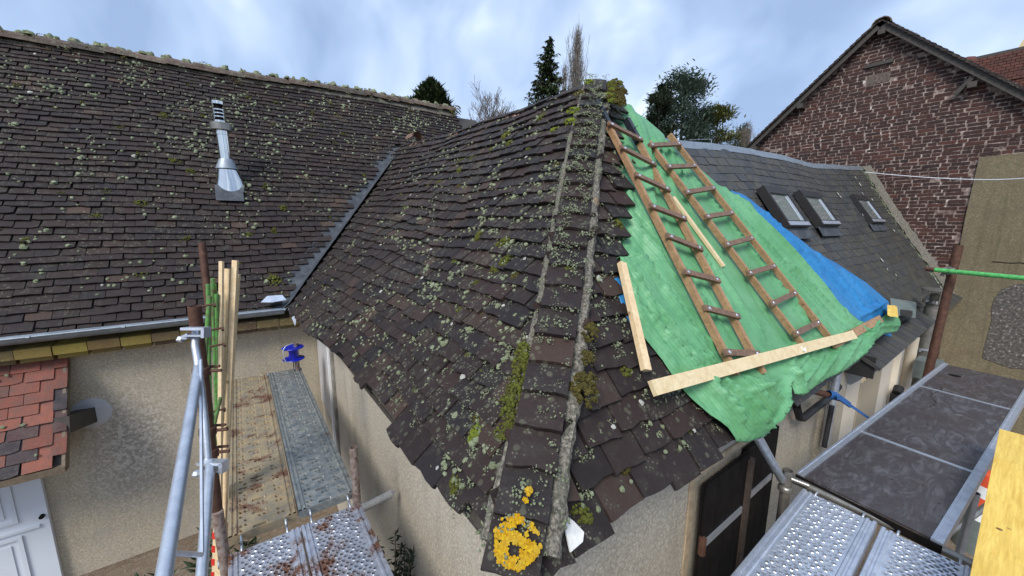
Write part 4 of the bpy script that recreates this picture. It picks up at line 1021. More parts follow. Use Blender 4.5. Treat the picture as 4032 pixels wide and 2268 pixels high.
# mortar fillet between the slate roof and the gable
mb = MB(); vs = []; n = 60
for i in range(n + 1):
    c = PSl(9.9, i / n) + nSl * .03
    for k, (dx, h) in enumerate(((-.02, 0), (.02, .02), (.07, .05), (.095, .09))): vs.append(c + V(dx + .02 * nn(i * .3, k, 0), 0, 0) + nSl * (h + .02 * nn(i * .4, k * 3, 1)))
mb.add(vs, [(i * 4 + j, i * 4 + j + 1, (i + 1) * 4 + j + 1, (i + 1) * 4 + j) for i in range(n) for j in range(3)]); mb.build('mortar_fillet', M_hipmort, SLATE, True)

# far brick chimney block behind the gable
CH = thing('brick_chimney', (15, .6, 0), 'broad red brick chimney stack rising behind the gable roof at the right edge', 'chimney')
cx0 = 14.5
def gz(z): return z
mb = MB(); mb.b2((cx0, -1.2, 5.5), (cx0 + 1.0, 1.55, EYE + 3.75)); mb.build('stack', M_mortar, CH)
BM2 = []
for v in range(3):
    q = MB(); q.box((0, 0, 0), (.06, .112, .052)); BM2.append((q, q.mesh('brick', M_brick2 if 0 else M_brick)))
M_brick2 = m_tile('red far brick', [(0, (.095, .042, .034)), (.5, (.13, .052, .040)), (1, (.075, .036, .030))], .3, (.3, .2, .16), (.2, .1, .08), .9)
for b, me in BM2: me.materials.clear(); me.materials.append(M_brick2)
mats = []; z = EYE + 2.0; r = 0
while z < EYE + 3.85:
    y = -1.15 + (r % 2) * .06
    while y < 1.55: mats.append(Matrix.Translation((cx0 - (.03 if not (EYE + 3.25 < z < EYE + 3.36) else .055), y, z))); y += .12
    z += .061; r += 1
lay(mats, BM2, CH, 'brick', 'brickwork', M_brick2)
mb = MB(); mb.b2((cx0 - .06, -1.2, EYE + 3.86), (cx0 + 1.0, 1.58, EYE + 3.92)); mb.build('capping', M_oldwood, CH)
mb = MB(); P = aX(2560, 120, 14.6); mb.beam(P - V(0, -.05, .3), P + V(0, -.12, .22), .07, .04, (1, 0, 0)); o = mb.build('wooden_batten', M_pinel); tag(o, 'short pale batten standing on top of the far brick chimney', 'batten')
mb = MB(); P = aX(2432, 160, 13); mb.lathe(P - V(0, 0, .06), ((.13, 0), (.15, .06), (.12, .16), (.001, .2)), 12); o = mb.build('clay_cowl', M_brick2, None, True); tag(o, 'rounded clay ridge cowl peeping over the gable verge beside the brick chimney', 'cowl')

# =================================================================== TARPAULINS
def sheet_uv(p):
    y = p.y
    if y >= .72: return (p.x, (y - .72) * math.sqrt(1 + mS * mS))
    return (p.x, (y - .72) * math.sqrt(10))
def sheet_P(px, py, lift):
    p = aP(px, py, (0, .75, EYE - 1.0 + lift), (0, -mS, 1))
    if p.y < .72:
        p = aP(px, py, (0, .72, EYE - 1.0 + lift - .042), (0, -3, 1))
    return p
def sheet_back(u, v, lift):
    if v >= 0: y = .72 + v / math.sqrt(1 + mS * mS); return Vector((u, y, EYE - 1 + lift + mS * (y - .75))), nSn
    y = .72 + v / math.sqrt(10); return Vector((u, y, EYE - 1 + lift - .042 + 3 * (y - .72))), Vector((0, -3, 1)).normalized()
def segd(p, a, b):
    ab = b - a; t = max(0, min(1, (p - a).dot(ab) / ab.dot(ab))); return (p - a - ab * t).length, t, (ab.x * (p - a).y - ab.y * (p - a).x)
def tarpaulin(poly, folds, lift, step_, m, name, label, edge_drop=.05, extra=None, noiseamp=.009, th=.004):
    P2 = [Vector(sheet_uv(sheet_P(px, py, lift))) for px, py in poly]
    dense = []
    for a, b in zip(P2, P2[1:] + P2[:1]):
        n = max(1, int((b - a).length / (step_ * 1.2)))
        for i in range(n): dense.append(a.lerp(b, i / n))
    F = [(Vector(sheet_uv(sheet_P(*a, lift))), Vector(sheet_uv(sheet_P(*b, lift))), amp * (1.9 if abs(amp) < .02 else 1.45), wd * .8) for a, b, amp, wd in folds]
    xs = [p.x for p in dense]; ys = [p.y for p in dense]; pts = list(dense); n0 = len(dense)
    def inside(p):
        c = False; j = len(dense) - 1
        for i in range(len(dense)):
            a, b = dense[i], dense[j]
            if (a.y > p.y) != (b.y > p.y) and p.x < (b.x - a.x) * (p.y - a.y) / (b.y - a.y) + a.x: c = not c
            j = i
        return c
    gh = {}
    for q in dense: gh.setdefault((int(q.x // step_), int(q.y // step_)), []).append(q)
    def near(p):
        i, j = int(p.x // step_), int(p.y // step_)
        for a in (-1, 0, 1):
            for b in (-1, 0, 1):
                for q in gh.get((i + a, j + b), ()):
                    if (p - q).length_squared < (step_ * .45) ** 2: return True
        return False
    y = min(ys)
    while y < max(ys):
        x = min(xs)
        while x < max(xs):
            p = Vector((x + U(-.2, .2) * step_, y + U(-.2, .2) * step_))
            if not near(p) and inside(p): pts.append(p)
            x += step_
        y += step_ * .87
    vv, ee, ff, *_ = delaunay_2d_cdt(pts, [(i, (i + 1) % n0) for i in range(n0)], [list(range(n0))], 1, 1e-5)
    V3 = []
    for p in vv:
        base, n = sheet_back(p.x, p.y, lift); h = 0
        for a, b, amp, wd in F:
            d_, t, sg = segd(p, a, b); fade = math.sin(math.pi * min(max(t, .08), .92)) ** .5
            s_ = 1 if sg > 0 else -1
            k = d_ / wd
            h += amp * math.exp(-(k * k if s_ > 0 else 2.6 * k)) * fade
        h += noiseamp * noise.fractal(Vector((p.x * 2.2 + 3, p.y * 1.2, lift * 9)), 1.0, 2.0, 4) + noiseamp * .45 * noise.noise(Vector((p.x * 9 + p.y * 4, p.y * 2.5, 3)))
        if extra: h += extra(base)
        V3.append(base + n * h)
    mb = MB(); nv_ = len(V3)
    tris = [tuple(f) for f in ff]
    mb.add(V3, tris)
    me = mb.mesh(name, m, Vector((2.5, .7, 0)), True)
    bm = bmesh.new(); bm.from_mesh(me); bmesh.ops.recalc_face_normals(bm, faces=bm.faces)
    up_ = sum((f.normal.z for f in bm.faces)); 
    if up_ < 0: bmesh.ops.reverse_faces(bm, faces=bm.faces)
    bm.to_mesh(me); bm.free()
    o = bpy.data.objects.new(name, me); COL.objects.link(o); o.location = (2.5, .7, 0)
    md_ = o.modifiers.new('thickness', 'SOLIDIFY'); md_.thickness = th; md_.offset = -1
    return o
gpoly = [(1556, 228), (1572, 236), (1586, 258), (1600, 278), (1626, 300), (1652, 322), (1671, 338), (1674, 352), (1690, 352), (1711, 366), (1755, 420), (1807, 464), (1847, 486), (1886, 508), (1915, 550), (1957, 603), (2013, 663), (2060, 708), (2120, 768), (2165, 812), (2200, 812), (2235, 785), (2256, 800), (2262, 818), (2254, 834), (2219, 840), (2192, 862), (2162, 900), (2126, 930), (2073, 955), (2040, 978), (2001, 997), (1985, 990), (1970, 962), (1960, 985), (1957, 1030), (1935, 1075), (1903, 1100), (1863, 1112), (1838, 1108), (1816, 1078), (1773, 1046), (1723, 985), (1698, 950), (1668, 905), (1623, 852), (1590, 800), (1568, 720), (1556, 640), (1545, 560), (1545, 430), (1552, 330)]
gf = [((1586, 262), (1622, 420), .035, .05), ((1610, 300), (1640, 520), .03, .05), ((1575, 300), (1590, 500), .025, .06), ((1640, 340), (1690, 470), .025, .05),
      ((1570, 500), (1640, 640), -.03, .07), ((1585, 610), (1720, 800), .022, .03), ((1600, 700), (1760, 920), .028, .028), ((1640, 800), (1830, 1060), .035, .032), ((1600, 780), (1720, 960), .022, .028),
      ((1680, 880), (1850, 1100), .045, .04), ((1740, 900), (1900, 1080), .045, .035), ((1790, 930), (1935, 1060), -.03, .03), ((1850, 950), (1950, 1010), .03, .03),
      ((1700, 560), (1830, 760), .016, .05), ((1760, 620), (1900, 830), .014, .05), ((1820, 470), (2000, 680), .025, .05), ((1880, 520), (2120, 780), .035, .045), ((1850, 560), (2050, 780), .018, .05),
      ((1930, 700), (2080, 850), .014, .05), ((2120, 800), (2180, 850), .03, .03), ((2060, 890), (1990, 985), .035, .028), ((2100, 870), (2050, 950), .035, .025), ((2150, 850), (2100, 930), .03, .025), ((2020, 890), (1960, 960), .03, .025),
      ((1960, 930), (1995, 990), .04, .022), ((2190, 840), (2150, 900), .025, .02), ((2200, 825), (2255, 820), .03, .02), ((1960, 960), (1940, 1070), .03, .03), ((1860, 1000), (1960, 950), .02, .02),
      ((1740, 830), (1850, 900), .014, .04), ((1660, 470), (1740, 620), .018, .04), ((1560, 650), (1610, 800), .025, .02), ((1830, 940), (1700, 1000), .0, .03), ((1620, 560), (1660, 720), -.02, .05)]
for (a_, b_) in (((1562, 470), (1700, 700)), ((1560, 560), (1800, 905)), ((1572, 650), (1690, 860)), ((1580, 720), (1850, 1095)), ((1640, 560), (1790, 800)), ((1625, 330), (1660, 500)), ((1660, 350), (1740, 480)), ((1730, 430), (1900, 640)), ((1790, 470), (2060, 770)), ((1840, 520), (2110, 815)), ((1900, 640), (2050, 840)), ((1960, 640), (2140, 820)), ((1720, 600), (1790, 690)), ((1740, 870), (1900, 1000)), ((1700, 640), (1830, 850)), ((1560, 400), (1600, 520))):
    gf.append((a_, b_, .016, .012)); gf.append(((a_[0] + 12, a_[1] + 4), (b_[0] + 14, b_[1] + 2), -.012, .016))
rs = random.Random(4)
for _ in range(34):
    x = rs.uniform(1575, 2150); y = rs.uniform(380, 900); L = rs.uniform(30, 110); gf.append(((x, y), (x + L * .62, y + L), rs.uniform(-.009, .010), rs.uniform(.015, .035)))
for _ in range(36):
    x = rs.uniform(1980, 2220); y = 900 - (x - 1980) * .35 + rs.uniform(-20, 30); L = rs.uniform(40, 90); gf.append(((x, y - L * .4), (x - L * .5, y + L * .6), rs.uniform(.004, .014), rs.uniform(.008, .018)))
for _ in range(24):
    x = rs.uniform(1700, 1900); y = rs.uniform(930, 1060); L = rs.uniform(40, 120); gf.append(((x, y), (x + L * .6, y + L), rs.uniform(.003, .011), rs.uniform(.010, .020)))
def gext(b):
    # roll of cloth puffed out over the eaves, drawn in tight at the west edge
    dx = b.x - tarp_x(b.y); low = -.075 * math.exp(-(max(dx, 0) / .16) ** 2) if b.y > 1.27 else 0
    return low + .036 * math.exp(-((b.y - .76) / .07) ** 2) * (1 if b.x < 2.6 else .5) + .015 * math.exp(-((b.x - 2.05) / .25) ** 2 - ((b.y - .78) / .1) ** 2)
o = tarpaulin(gpoly, gf, .108, .0155, M_tarpg, 'green_tarpaulin', '', extra=gext)
tag(o, 'large creased green tarpaulin spread over the end of the hip roof under two wooden ladders', 'tarpaulin')
bpoly = [(1838, 478), (1875, 492), (1917, 524), (1957, 560), (2000, 592), (2045, 626), (2110, 665), (2180, 712), (2236, 758), (2240, 775), (2234, 790), (2210, 800), (2195, 808), (2215, 826), (2244, 842), (2240, 848), (2212, 838), (2175, 824), (2160, 830), (2100, 780), (2030, 710), (1960, 640), (1900, 570), (1862, 520)]
bfd = [((1870, 500), (1990, 640), .03, .05), ((1930, 540), (2080, 720), .03, .04), ((1990, 590), (2150, 770), .025, .03), ((2060, 640), (2190, 800), .03, .03), ((2120, 680), (2220, 790), .025, .03), ((2160, 800), (2230, 760), .03, .03), ((2180, 815), (2240, 845), .02, .02)]
for _ in range(46):
    t_ = rs.random(); x = 1860 + 360 * t_; y = 500 + 280 * t_ + rs.uniform(-20, 40); L = rs.uniform(40, 100); bfd.append(((x, y), (x + L * .8, y + L * rs.uniform(.55, 1.0)), rs.uniform(-.008, .016), rs.uniform(.01, .022)))
o = tarpaulin(bpoly, bfd, .055, .017, M_tarpb, 'blue_tarpaulin', '')
tag(o, 'blue tarpaulin showing under the right edge of the green one, over the slates', 'tarpaulin')
o = tarpaulin([(1546, 700), (1556, 697), (1566, 720), (1576, 745), (1600, 820), (1590, 822), (1566, 780), (1556, 740)], [((1555, 705), (1590, 800), .012, .015)], .078, .014, M_tarpb, 'blue_tarpaulin', '', noiseamp=.006)
tag(o, 'narrow blue sheet edge showing beside the loose batten left of the green tarpaulin', 'tarpaulin')
# end of blue sheet on the ridge behind
mb = MB(); n = 12; vs = []
for i in range(n + 1):
    y = 2.4 + 1.6 * i / n; 
    for dx, dz in ((.05, .045), (.12, .02), (.28, -.16)): vs.append((xr(y) + dx, y, zr(y) + dz + .01 * nn(y, dx, 0, 6)))
mb.add(vs, [(i * 3 + j, (i + 1) * 3 + j, (i + 1) * 3 + j + 1, i * 3 + j + 1) for i in range(n) for j in range(2)])
o = mb.build('blue_tarpaulin', M_tarpb, None, True); tag(o, 'blue sheet folded over the far side of the hip house ridge', 'tarpaulin')

# =================================================================== LADDERS AND TIMBERS ON THE TARPAULIN
def onT(px, py, lift): return aP(px, py, (0, .75, EYE - 1.0 + lift), (0, -mS, 1))
def ladder(lr, rr, rungs, label, hooks):
    lf = .17
    L0, L1 = onT(*lr[0], lf), onT(*lr[1], lf); R0, R1 = onT(*rr[0], lf), onT(*rr[1], lf)
    t = thing('wooden_ladder', (L1 + R1) / 2, label, 'ladder', 'wooden roof ladders on the green tarpaulin')
    for a, b in ((L0, L1), (R0, R1)):
        mb = MB(); mb.beam(a, b, .027, .036, nSn); mb.build('rail', M_ladder, t)
    for (a, b) in rungs:
        A_, B_ = onT(a[0] + U(-2, 2), a[1] + U(-2, 2), lf + .045), onT(b[0] + U(-2, 2), b[1] + U(-2, 2), lf + .045); d_ = (B_ - A_).normalized()
        mb = MB(); mb.beam(A_ - d_ * .02, B_ + d_ * .02, .034, .018, nSn)
        ru = mb.build('rung', M_rung, t)
        for q in (A_ + d_ * .012, B_ - d_ * .012):
            mb = MB(); mb.lathe(q + nSn * .0095, ((.0095, 0), (.008, .003), (.001, .004)), 10, nSn); mb.build('washer', M_galvb, ru)
    if hooks:
        for a, b in ((L0, L1), (R0, R1)):
            d_ = (a - b).normalized(); mb = MB(); mb.beam(a - d_ * .03, a + d_ * .20, .036, .045, nSn); mb.build('steel_hook', M_hook, t)
            mb = MB(); q = a + d_ * .1 + nSn * .033; sd_ = d_.cross(nSn); mb.beam(q - sd_ * .03 - d_ * .03, q + sd_ * .04 + d_ * .02, .004, .003, nSn); mb.build('hook_wire', M_black, t)
    return t
ladder(((1527, 309), (1851, 945)), ((1604, 353), (1919, 940)), [((1536, 312), (1612, 352)), ((1567, 375), (1644, 411)), ((1602, 443), (1680, 478)), ((1640, 518), (1719, 548)), ((1682, 597), (1760, 624)), ((1724, 686), (1806, 704)), ((1777, 778), (1855, 794)), ((1827, 888), (1906, 890))], 'left wooden ladder with black steel hooks at its top, leaning on the mossy hip', True)
ladder(((1630, 357), (2026, 878)), ((1684, 339), (2086, 850)), [((1637, 364), (1707, 362)), ((1680, 421), (1748, 418)), ((1728, 483), (1795, 475)), ((1776, 547), (1842, 535)), ((1828, 614), (1892, 600)), ((1885, 688), (1945, 668)), ((1942, 762), (2000, 737)), ((2003, 840), (2058, 812))], 'right wooden ladder without hooks, dark rungs, lying next to the blue tarpaulin', False)
def plank(pts, lift, wd, th, m, name, label, cat='plank', nrm=None):
    a, b = onT(*pts[0], lift), onT(*pts[1], lift); mb = MB(); mb.beam(a, b, wd, th, nrm or nSn); o = mb.build(name, m); tag(o, label, cat); return o
plank(((1641, 977), (2148, 842)), .240, .062, .020, M_pinel, 'long_plank', 'long pale plank nailed across the feet of both ladders')
plank(((2095, 866), (2214, 802)), .18, .060, .024, M_ladder, 'brown_plank', 'short brown plank continuing from the right end of the pale plank')
plank(((1564, 662), (1626, 932)), .15, .040, .026, M_pine, 'loose_batten', 'loose orange pine batten lying on the tiles along the left edge of the green tarpaulin', 'batten')
plank(((1693, 496), (1820, 670)), .13, .032, .016, M_pine, 'thin_batten', 'thin pale batten slipped between the two ladders', 'batten')
mb = MB(); c = aY(1512, 224, 2.25); mb.beam(aY(1478, 235, 2.5), aY(1538, 215, 2.1) + V(0, 0, .0), .09, .022, (0, .1, 1)); o = mb.build('ridge_offcut', M_pinel); tag(o, 'short flat pine offcut lying on the very top of the hip roof', 'board')
# white knotted rag on the plank
mb = MB(); c = onT(2017, 880, .24)
for i in range(9): blob(mb, c + V(U(-.012, .012), U(-.01, .01), U(-.015, .012)), V(U(-1, 1), -1, U(-.3, 1)), U(.006, .013), U(.012, .022), .5, 6)
o = mb.build('knotted_rag', M_whitep, None, True, False); tag(o, 'knotted white plastic rag tied round the pale plank', 'rag')

# =================================================================== HIP HOUSE: DOORS, PIPES, WALL DETAILS
yw = .93
dl = [aY(1747, 1206, yw), aY(1946, 1074, yw), aY(1722, 1449, yw), aY(1908, 1316, yw)]
xa, xb, zt = (dl[0].x + dl[2].x) / 2, (dl[1].x + dl[3].x) / 2, (dl[0].z + dl[1].z) / 2
mb = MB(); mb.b2((xa - .05, yw - .012, .05), (xa, yw - .002, zt + .03)); mb.b2((xb, yw - .012, .05), (xb + .05, yw - .002, zt + .03)); mb.b2((xa - .05, yw - .0125, zt + .031), (xb + .05, yw - .002, zt + .075)); fr = mb.build('door_frame', M_frameb, HIP)
xm = (xa + xb) / 2 + .02
for (x0, x1, dy) in ((xa + .004, xm - .01, .055), (xm + .01, xb - .004, .030)):
    k = 4; leaf = None
    mb = MB(); mb.b2((x0, yw - dy, .08), (x1, yw - dy + .012, zt + .02)); leaf = mb.build('shutter_door', M_black, HIP)
    for i in range(k):
        a = x0 + (x1 - x0) * i / k; b = x0 + (x1 - x0) * (i + 1) / k; mb = MB(); mb.b2((a + .003, yw - dy - .014, .08), (b - .003, yw - dy - .001 - .002, zt + .018)); mb.build('board', M_black, leaf)
    mb = MB()
    for zz_ in (zt - .34, .5): mb = MB(); mb.b2((x0 + .02, yw - dy - .024, zz_ - .022), (x1 - .06, yw - dy - .0155, zz_ + .022)); mb.build('strap_hinge', M_galv, leaf)
    mb = MB(); mb.tube((x0 + .0, yw - dy - .02, zt - .39), (x0 + .0, yw - dy - .02, zt - .29), .02, 10); mb.build('hinge_knuckle', M_rust, leaf)
mb = MB(); mb.b2((xm - .04, yw - .088, .08), (xm + .012, yw - .058, zt - .02)); mb.build('meeting_stile', m_plain('dark brown stile', (.07, .05, .04), .4, 20, .7), HIP)
# black cable sleeve and pipes on the south wall, right part
def wp(px, py, y=.86): return aY(px, py, y)
mb = MB(); mb.path([wp(2005, 1018, .92), wp(2003, 1020), wp(2011, 1050), wp(2020, 1052), wp(2060, 1020), wp(2080, 1005), wp(2110, 972)], .026, 10); mb.build('black_cable_sleeve', M_rubber, HIP, True)
mb = MB(); mb.tube(aY(2107, 935, .84), aY(2076, 1118, .84) , .028, 12); mb.build('grey_pipe', M_galv, HIP, True)
mb = MB(); mb.tube(aY(2093, 1020, .80), aY(2073, 1125, .80), .018, 10); mb.build('black_pipe', M_rubber, HIP, True)
mb = MB(); mb.b2((3.98, .885, 0), (4.56, .93, EYE - 1.08)); mb.build('corner_render', M_wallH, HIP)
mb = MB()
for (px, py) in ((1450, 1440),): pass
pts = [aY(1345 + U(-2, 2), 1420 + 0, .925)]
# grey panels fixed at the north end of the west wall
mb = MB(); mb.b2((.742, 4.55, 1.3), (.755, 5.28, EYE - 1.15)); mb.build('grey_wall_panel', M_greyboard, HIP)
mb = MB(); mb.b2((.73, 4.50, .6), (.757, 4.548, EYE - 1.15)); mb.build('white_trim', M_whitep, HIP)
mb = MB(); mb.b2((.735, 4.33, .4), (.757, 4.42, EYE - 1.15)); mb.build('stone_edge', m_plain('mouldy stone edge', (.30, .28, .25), .5, 9, .9), HIP)

# =================================================================== SCAFFOLD, LEFT SIDE
DZ = EYE - 1.65
def deck_mesh(L, W, cells, ny_, rowf, rib=.028, thick=.05, stag=False):
    """steel deck: x across, y along, top at z=0; rowf(row) gives the kind of hole for each cell"""
    mb = MB(); hs = W / 2; cw = (W - 2 * rib * 1.7) / cells; xs0 = x0 = -hs + rib * 1.7; dy = L / ny_
    for r in range(ny_):
        kinds = rowf(r); c = 0; x0 = xs0; nc_ = cells
        if stag and r % 2:
            x0 = xs0 + cw / 2; nc_ = cells - 1
            for xa_ in (xs0, xs0 + cw * (cells - .5)): mb.add([(xa_, r * dy, 0), (xa_ + cw / 2, r * dy, 0), (xa_ + cw / 2, (r + 1) * dy, 0), (xa_, (r + 1) * dy, 0)], [(0, 1, 2, 3)])
        while c < nc_:
            k = kinds[c] if c < len(kinds) else '.'
            wc = 3 if k == 'S' else 1
            xa_, xb_ = x0 + c * cw, x0 + (c + wc) * cw; ya, yb_ = r * dy, (r + 1) * dy; cx_, cy_ = (xa_ + xb_) / 2, (ya + yb_) / 2
            if k == '.': mb.add([(xa_, ya, 0), (xb_, ya, 0), (xb_, yb_, 0), (xa_, yb_, 0)], [(0, 1, 2, 3)])
            else:
                n = 8; hx, hy = (xb_ - xa_) / 2, dy / 2
                o_ = [(cx_ + hx * a, cy_ + hy * b, 0) for a, b in ((1, 0), (1, 1), (0, 1), (-1, 1), (-1, 0), (-1, -1), (0, -1), (1, -1))]
                if k == 'S': rx, ry, zz_ = .029, .0085, -.010; sh = [(1, 0), (.8, .9), (0, 1), (-.8, .9), (-1, 0), (-.8, -.9), (0, -1), (.8, -.9)]
                elif k == 'o': rx, ry, zz_ = .0083, .0100, -.010; sh = [(math.cos(math.pi * i / 4), math.sin(math.pi * i / 4)) for i in range(8)]
                elif k == 'h': rx, ry, zz_ = .0086, .0086, -.008; sh = [(math.cos(math.pi * i / 4), math.sin(math.pi * i / 4)) for i in range(8)]
                else: rx, ry, zz_ = .0084, .0084, .0022; sh = [(math.cos(math.pi * i / 4), math.sin(math.pi * i / 4)) for i in range(8)]
                mid_ = [(cx_ + rx * 1.3 * a, cy_ + ry * 1.3 * b, 0) for a, b in sh]
                i_ = [(cx_ + rx * a, cy_ + ry * b, zz_) for a, b in sh]; d_ = [(cx_ + rx * .95 * a, cy_ + ry * .95 * b, zz_ - .020) for a, b in sh]
                fs = [(q * 8 + i, q * 8 + (i + 1) % 8, (q + 1) * 8 + (i + 1) % 8, (q + 1) * 8 + i) for q in range(3) for i in range(8)]
                mb.add(o_ + mid_ + i_ + d_, fs)
            c += wc
    # ribbed side profiles
    for sg in (-1, 1):
        pr = [(x0 + hs - hs if 0 else (hs - rib * 1.7), 0), (hs - rib * 1.5, .0), (hs - rib * 1.35, .008), (hs - rib * 1.05, .008), (hs - rib * .9, .0), (hs - rib * .7, .0), (hs - rib * .55, .009), (hs - rib * .15, .009), (hs - .001, .003), (hs, -thick), (hs - .012, -thick), (hs - .012, -thick + .01)]
        vs = [(sg * x, y, z) for y in (0, L) for x, z in pr]; n = len(pr)
        mb.add(vs, [(i, i + 1, n + i + 1, n + i) if sg < 0 else (i, n + i, n + i + 1, i + 1) for i in range(n - 1)])
    # end caps with claws
    for y in (0, L):
        mb.add([(-hs, y, .0), (hs, y, .0), (hs, y, -thick), (-hs, y, -thick)], [(0, 1, 2, 3)])
    return mb
def hooks_(L, W):
    mb = MB()
    mb.path([(0, 0, -.012), (0, -.03, .002), (0, -.05, -.006), (0, -.052, -.03)], .006, 6)
    return mb
def place_deck(name, mb, o_, ang, m, label, group, hk=None):
    M = Matrix.Translation(o_) @ Matrix.Rotation(ang, 4, 'Z')
    t = thing(name, o_, label, 'scaffold deck', group)
    put('walkway_plate', mb.mesh('walkway_plate', m), M, t)
    for x_ in (-.31, 0, .31):
        uc = MB(); uc.box((x_ * .32, 1.25, -.042), (.32 * .30, 2.47, .003)); put('hole_shade_strip', uc.mesh('hole_shade_strip', M_hook), M, t)  # near-black strips added under the deck to put shade into its holes
    if hk:
        h_ = hk.mesh('claw_hook', M_galv, smooth=True); L_, W_ = 2.5, .32
        for y_, f_ in ((0, 1), (L_, -1)):
            for x_ in (-W_ * .32, W_ * .32): put('claw_hook', h_, M @ Matrix.Translation((x_, y_, 0)) @ Matrix.Diagonal((1, f_, 1, 1)), t)
    return t
def oldrow(r):
    return ['o', '.', '.', 'S', '.', '.', 'o'] and (list('.o..S..o.') if r % 3 == 0 else list('o.o...o.o') if r % 3 == 1 else list('.o..o..o.'))
def oldrow(r):
    return [list('o...S..o.'), list('.oo....oo'), list('o....o..o')][r % 3]
old = deck_mesh(2.50, .318, 10, 62, lambda r: (['o', '.', '.', 'S', '.', 'o', '.', '.']) if r % 3 == 0 else list('oo......oo') if r % 3 == 1 else list('.o..oo..o.'))
hk = hooks_(2.5, .318)
gD = 'perforated steel decks of the left scaffold'
place_deck('scaffold_deck', old, (-.012, 2.30, DZ), math.radians(-.3), M_deckrust, 'far left scaffold deck, rusty tan with slotted holes, beside the pine laths', gD, hk)
place_deck('scaffold_deck', old, (.315, 2.30, DZ), math.radians(-.3), M_deckgrey, 'far left scaffold deck, worn grey with slotted holes, nearest the hip house wall', gD, hk)
grid = lambda r: [(('u' if (c + r // 2) % 3 else 'h') if (c % 2 == r % 2) else '.') for c in range(11)]
new = deck_mesh(2.50, .318, 8, 108, lambda r: [('u' if (c * 5 + r * 3) % 7 > 4 else 'h') for c in range(8)], stag=True)
place_deck('scaffold_deck', new, (-.012, -.32, DZ - .012), 0, M_galvr, 'near left scaffold deck at the bottom edge, bright with round raised holes, left one', gD, hooks_(2.5, .318))
place_deck('scaffold_deck', new, (.312, -.32, DZ - .012), 0, M_galvr, 'near left scaffold deck at the bottom edge, rusty with round holes, beside the wall shrub', gD, hooks_(2.5, .318))
mb = MB(); mb.tube((-.22, 2.245, DZ - .085), (.50, 2.245, DZ - .085), .022, 12); o = mb.build('transom_tube', M_galv, None, True); tag(o, 'galvanised transom under the joint of the left scaffold decks', 'scaffold tube')
mb = MB(); mb.tube((-.2, 4.83, DZ - .035), (.50, 4.83, DZ - .035), .022, 12); o = mb.build('transom_tube', M_galv, None, True); tag(o, 'galvanised transom under the far end of the left decks by the tan wall', 'scaffold tube')
# posts
def thing_tube(name, label, p, q, r, m, cat='scaffold tube', hollow=True, grp=None):
    mb = MB(); mb.tube(p, q, r, 16, hollow=hollow); o = mb.build(name, m, None, True); tag(o, label, cat, grp); return o
PO = thing('scaffold_post', (-.2, 2.2, 0), 'rusty brown scaffold post at the left decks, standing in a galvanised lower tube', 'scaffold post')
mb = MB(); mb.tube(aY(489, 770, 2.22), aY(546, 1300, 2.22), .026, 16, hollow=True); mb.build('upper_tube', M_rust, PO, True)
mb = MB(); a = aY(549, 1300, 2.2); mb.tube(a + V(0, 0, .03), (a.x + .01, 2.22, 0), .0245, 16); mb.build('lower_tube', M_rusty2, PO, True)
for py, s_ in ((1085, .035), (1140, .04), (935, .035)):
    c = aY(489 + (py - 770) * .1075, py, 2.22); mb = MB(); mb.lathe(c, ((.027, -.022), (.034, -.02), (.036, 0), (.034, .02), (.027, .022)), 14); mb.tube(c + V(.03, -.01, 0), c + V(.075, -.03, .0), .008, 8); mb.tube(c + V(.03, .02, .012), c + V(.07, .0, .012), .007, 8); mb.build('coupler', M_rust, PO, True)
thing_tube('scaffold_post', 'thin rusty tube rising highest behind the green bars on the left', aY(508, 612, 3.6), aY(535, 860, 3.45), .024, M_rust, 'scaffold post')
thing_tube('scaffold_post', 'short rusty tube standing between the far deck and the hip house wall', aY(889, 1125, 2.25), aY(899, 1275, 2.25) - V(0, 0, .1), .0235, M_rusty2, 'scaffold post')
thing_tube('scaffold_post', 'rusty stub carrying the blue reel at the far end of the decks', aY(744, 862, 4.72), aY(749, 935, 4.72), .024, M_rusty2, 'scaffold post')
TIE = thing('wall_tie', aY(905, 1275, 2.2), 'grey wall tie tube with a ring hook touching the hip house wall', 'wall tie')
a, b = aY(902, 1284, 2.22), aY(982, 1243, 2.30); mb = MB(); mb.tube(a, b, .024, 14, hollow=True); mb.build('tie_tube', M_galv, TIE, True)
mb = MB(); d_ = (b - a).normalized(); ring = [b + d_ * .01 + V(math.cos(k) * .0, 0, 0) + Vector((math.sin(k) * .018, 0, math.cos(k) * .026)) for k in [i * .6 for i in range(11)]]; mb.path(ring, .0045, 6); mb.tube(b, b + d_ * .045, .006, 8); mb.path([b + V(0, 0, .02), b + V(.012, 0, -.01), b + V(.006, 0, -.05)], .006, 6); mb.build('ring_hook', M_galvb, TIE, True)
# green bars with bolts
GR = thing('green_bars', aY(530, 900, 2.6), 'bundle of chipped green steel bars bolted to the rusty post beside the laths', 'steel bars')
for (p, q, yy_, r_) in (((535, 700), (549, 1130), 2.75, .012), ((523, 715), (528, 1000), 2.7, .010), ((528, 745), (515, 905), 2.65, .012), ((545, 740), (556, 1180), 2.7, .011), ((540, 715), (545, 960), 2.8, .010), ((520, 930), (541, 1120), 2.5, .010), ((555, 1000), (532, 1100), 2.5, .009)):
    mb = MB(); mb.tube(aY(*p, yy_), aY(*q, yy_), r_, 10); mb.build('green_bar', M_greenold, GR, True)
for (px, py) in ((519, 770), (540, 830), (545, 870), (545, 1035), (552, 1083)):
    c = aY(px, py, 2.55); mb = MB(); mb.tube(c - V(.03, 0, .0), c + V(.035, 0, .006), .006, 8); mb.lathe(c + V(.035, 0, .0), ((0, -.006), (.012, -.006), (.012, .006), (0, .006)), 6, (1, 0, 0)); mb.build('bolt', M_rust, GR)
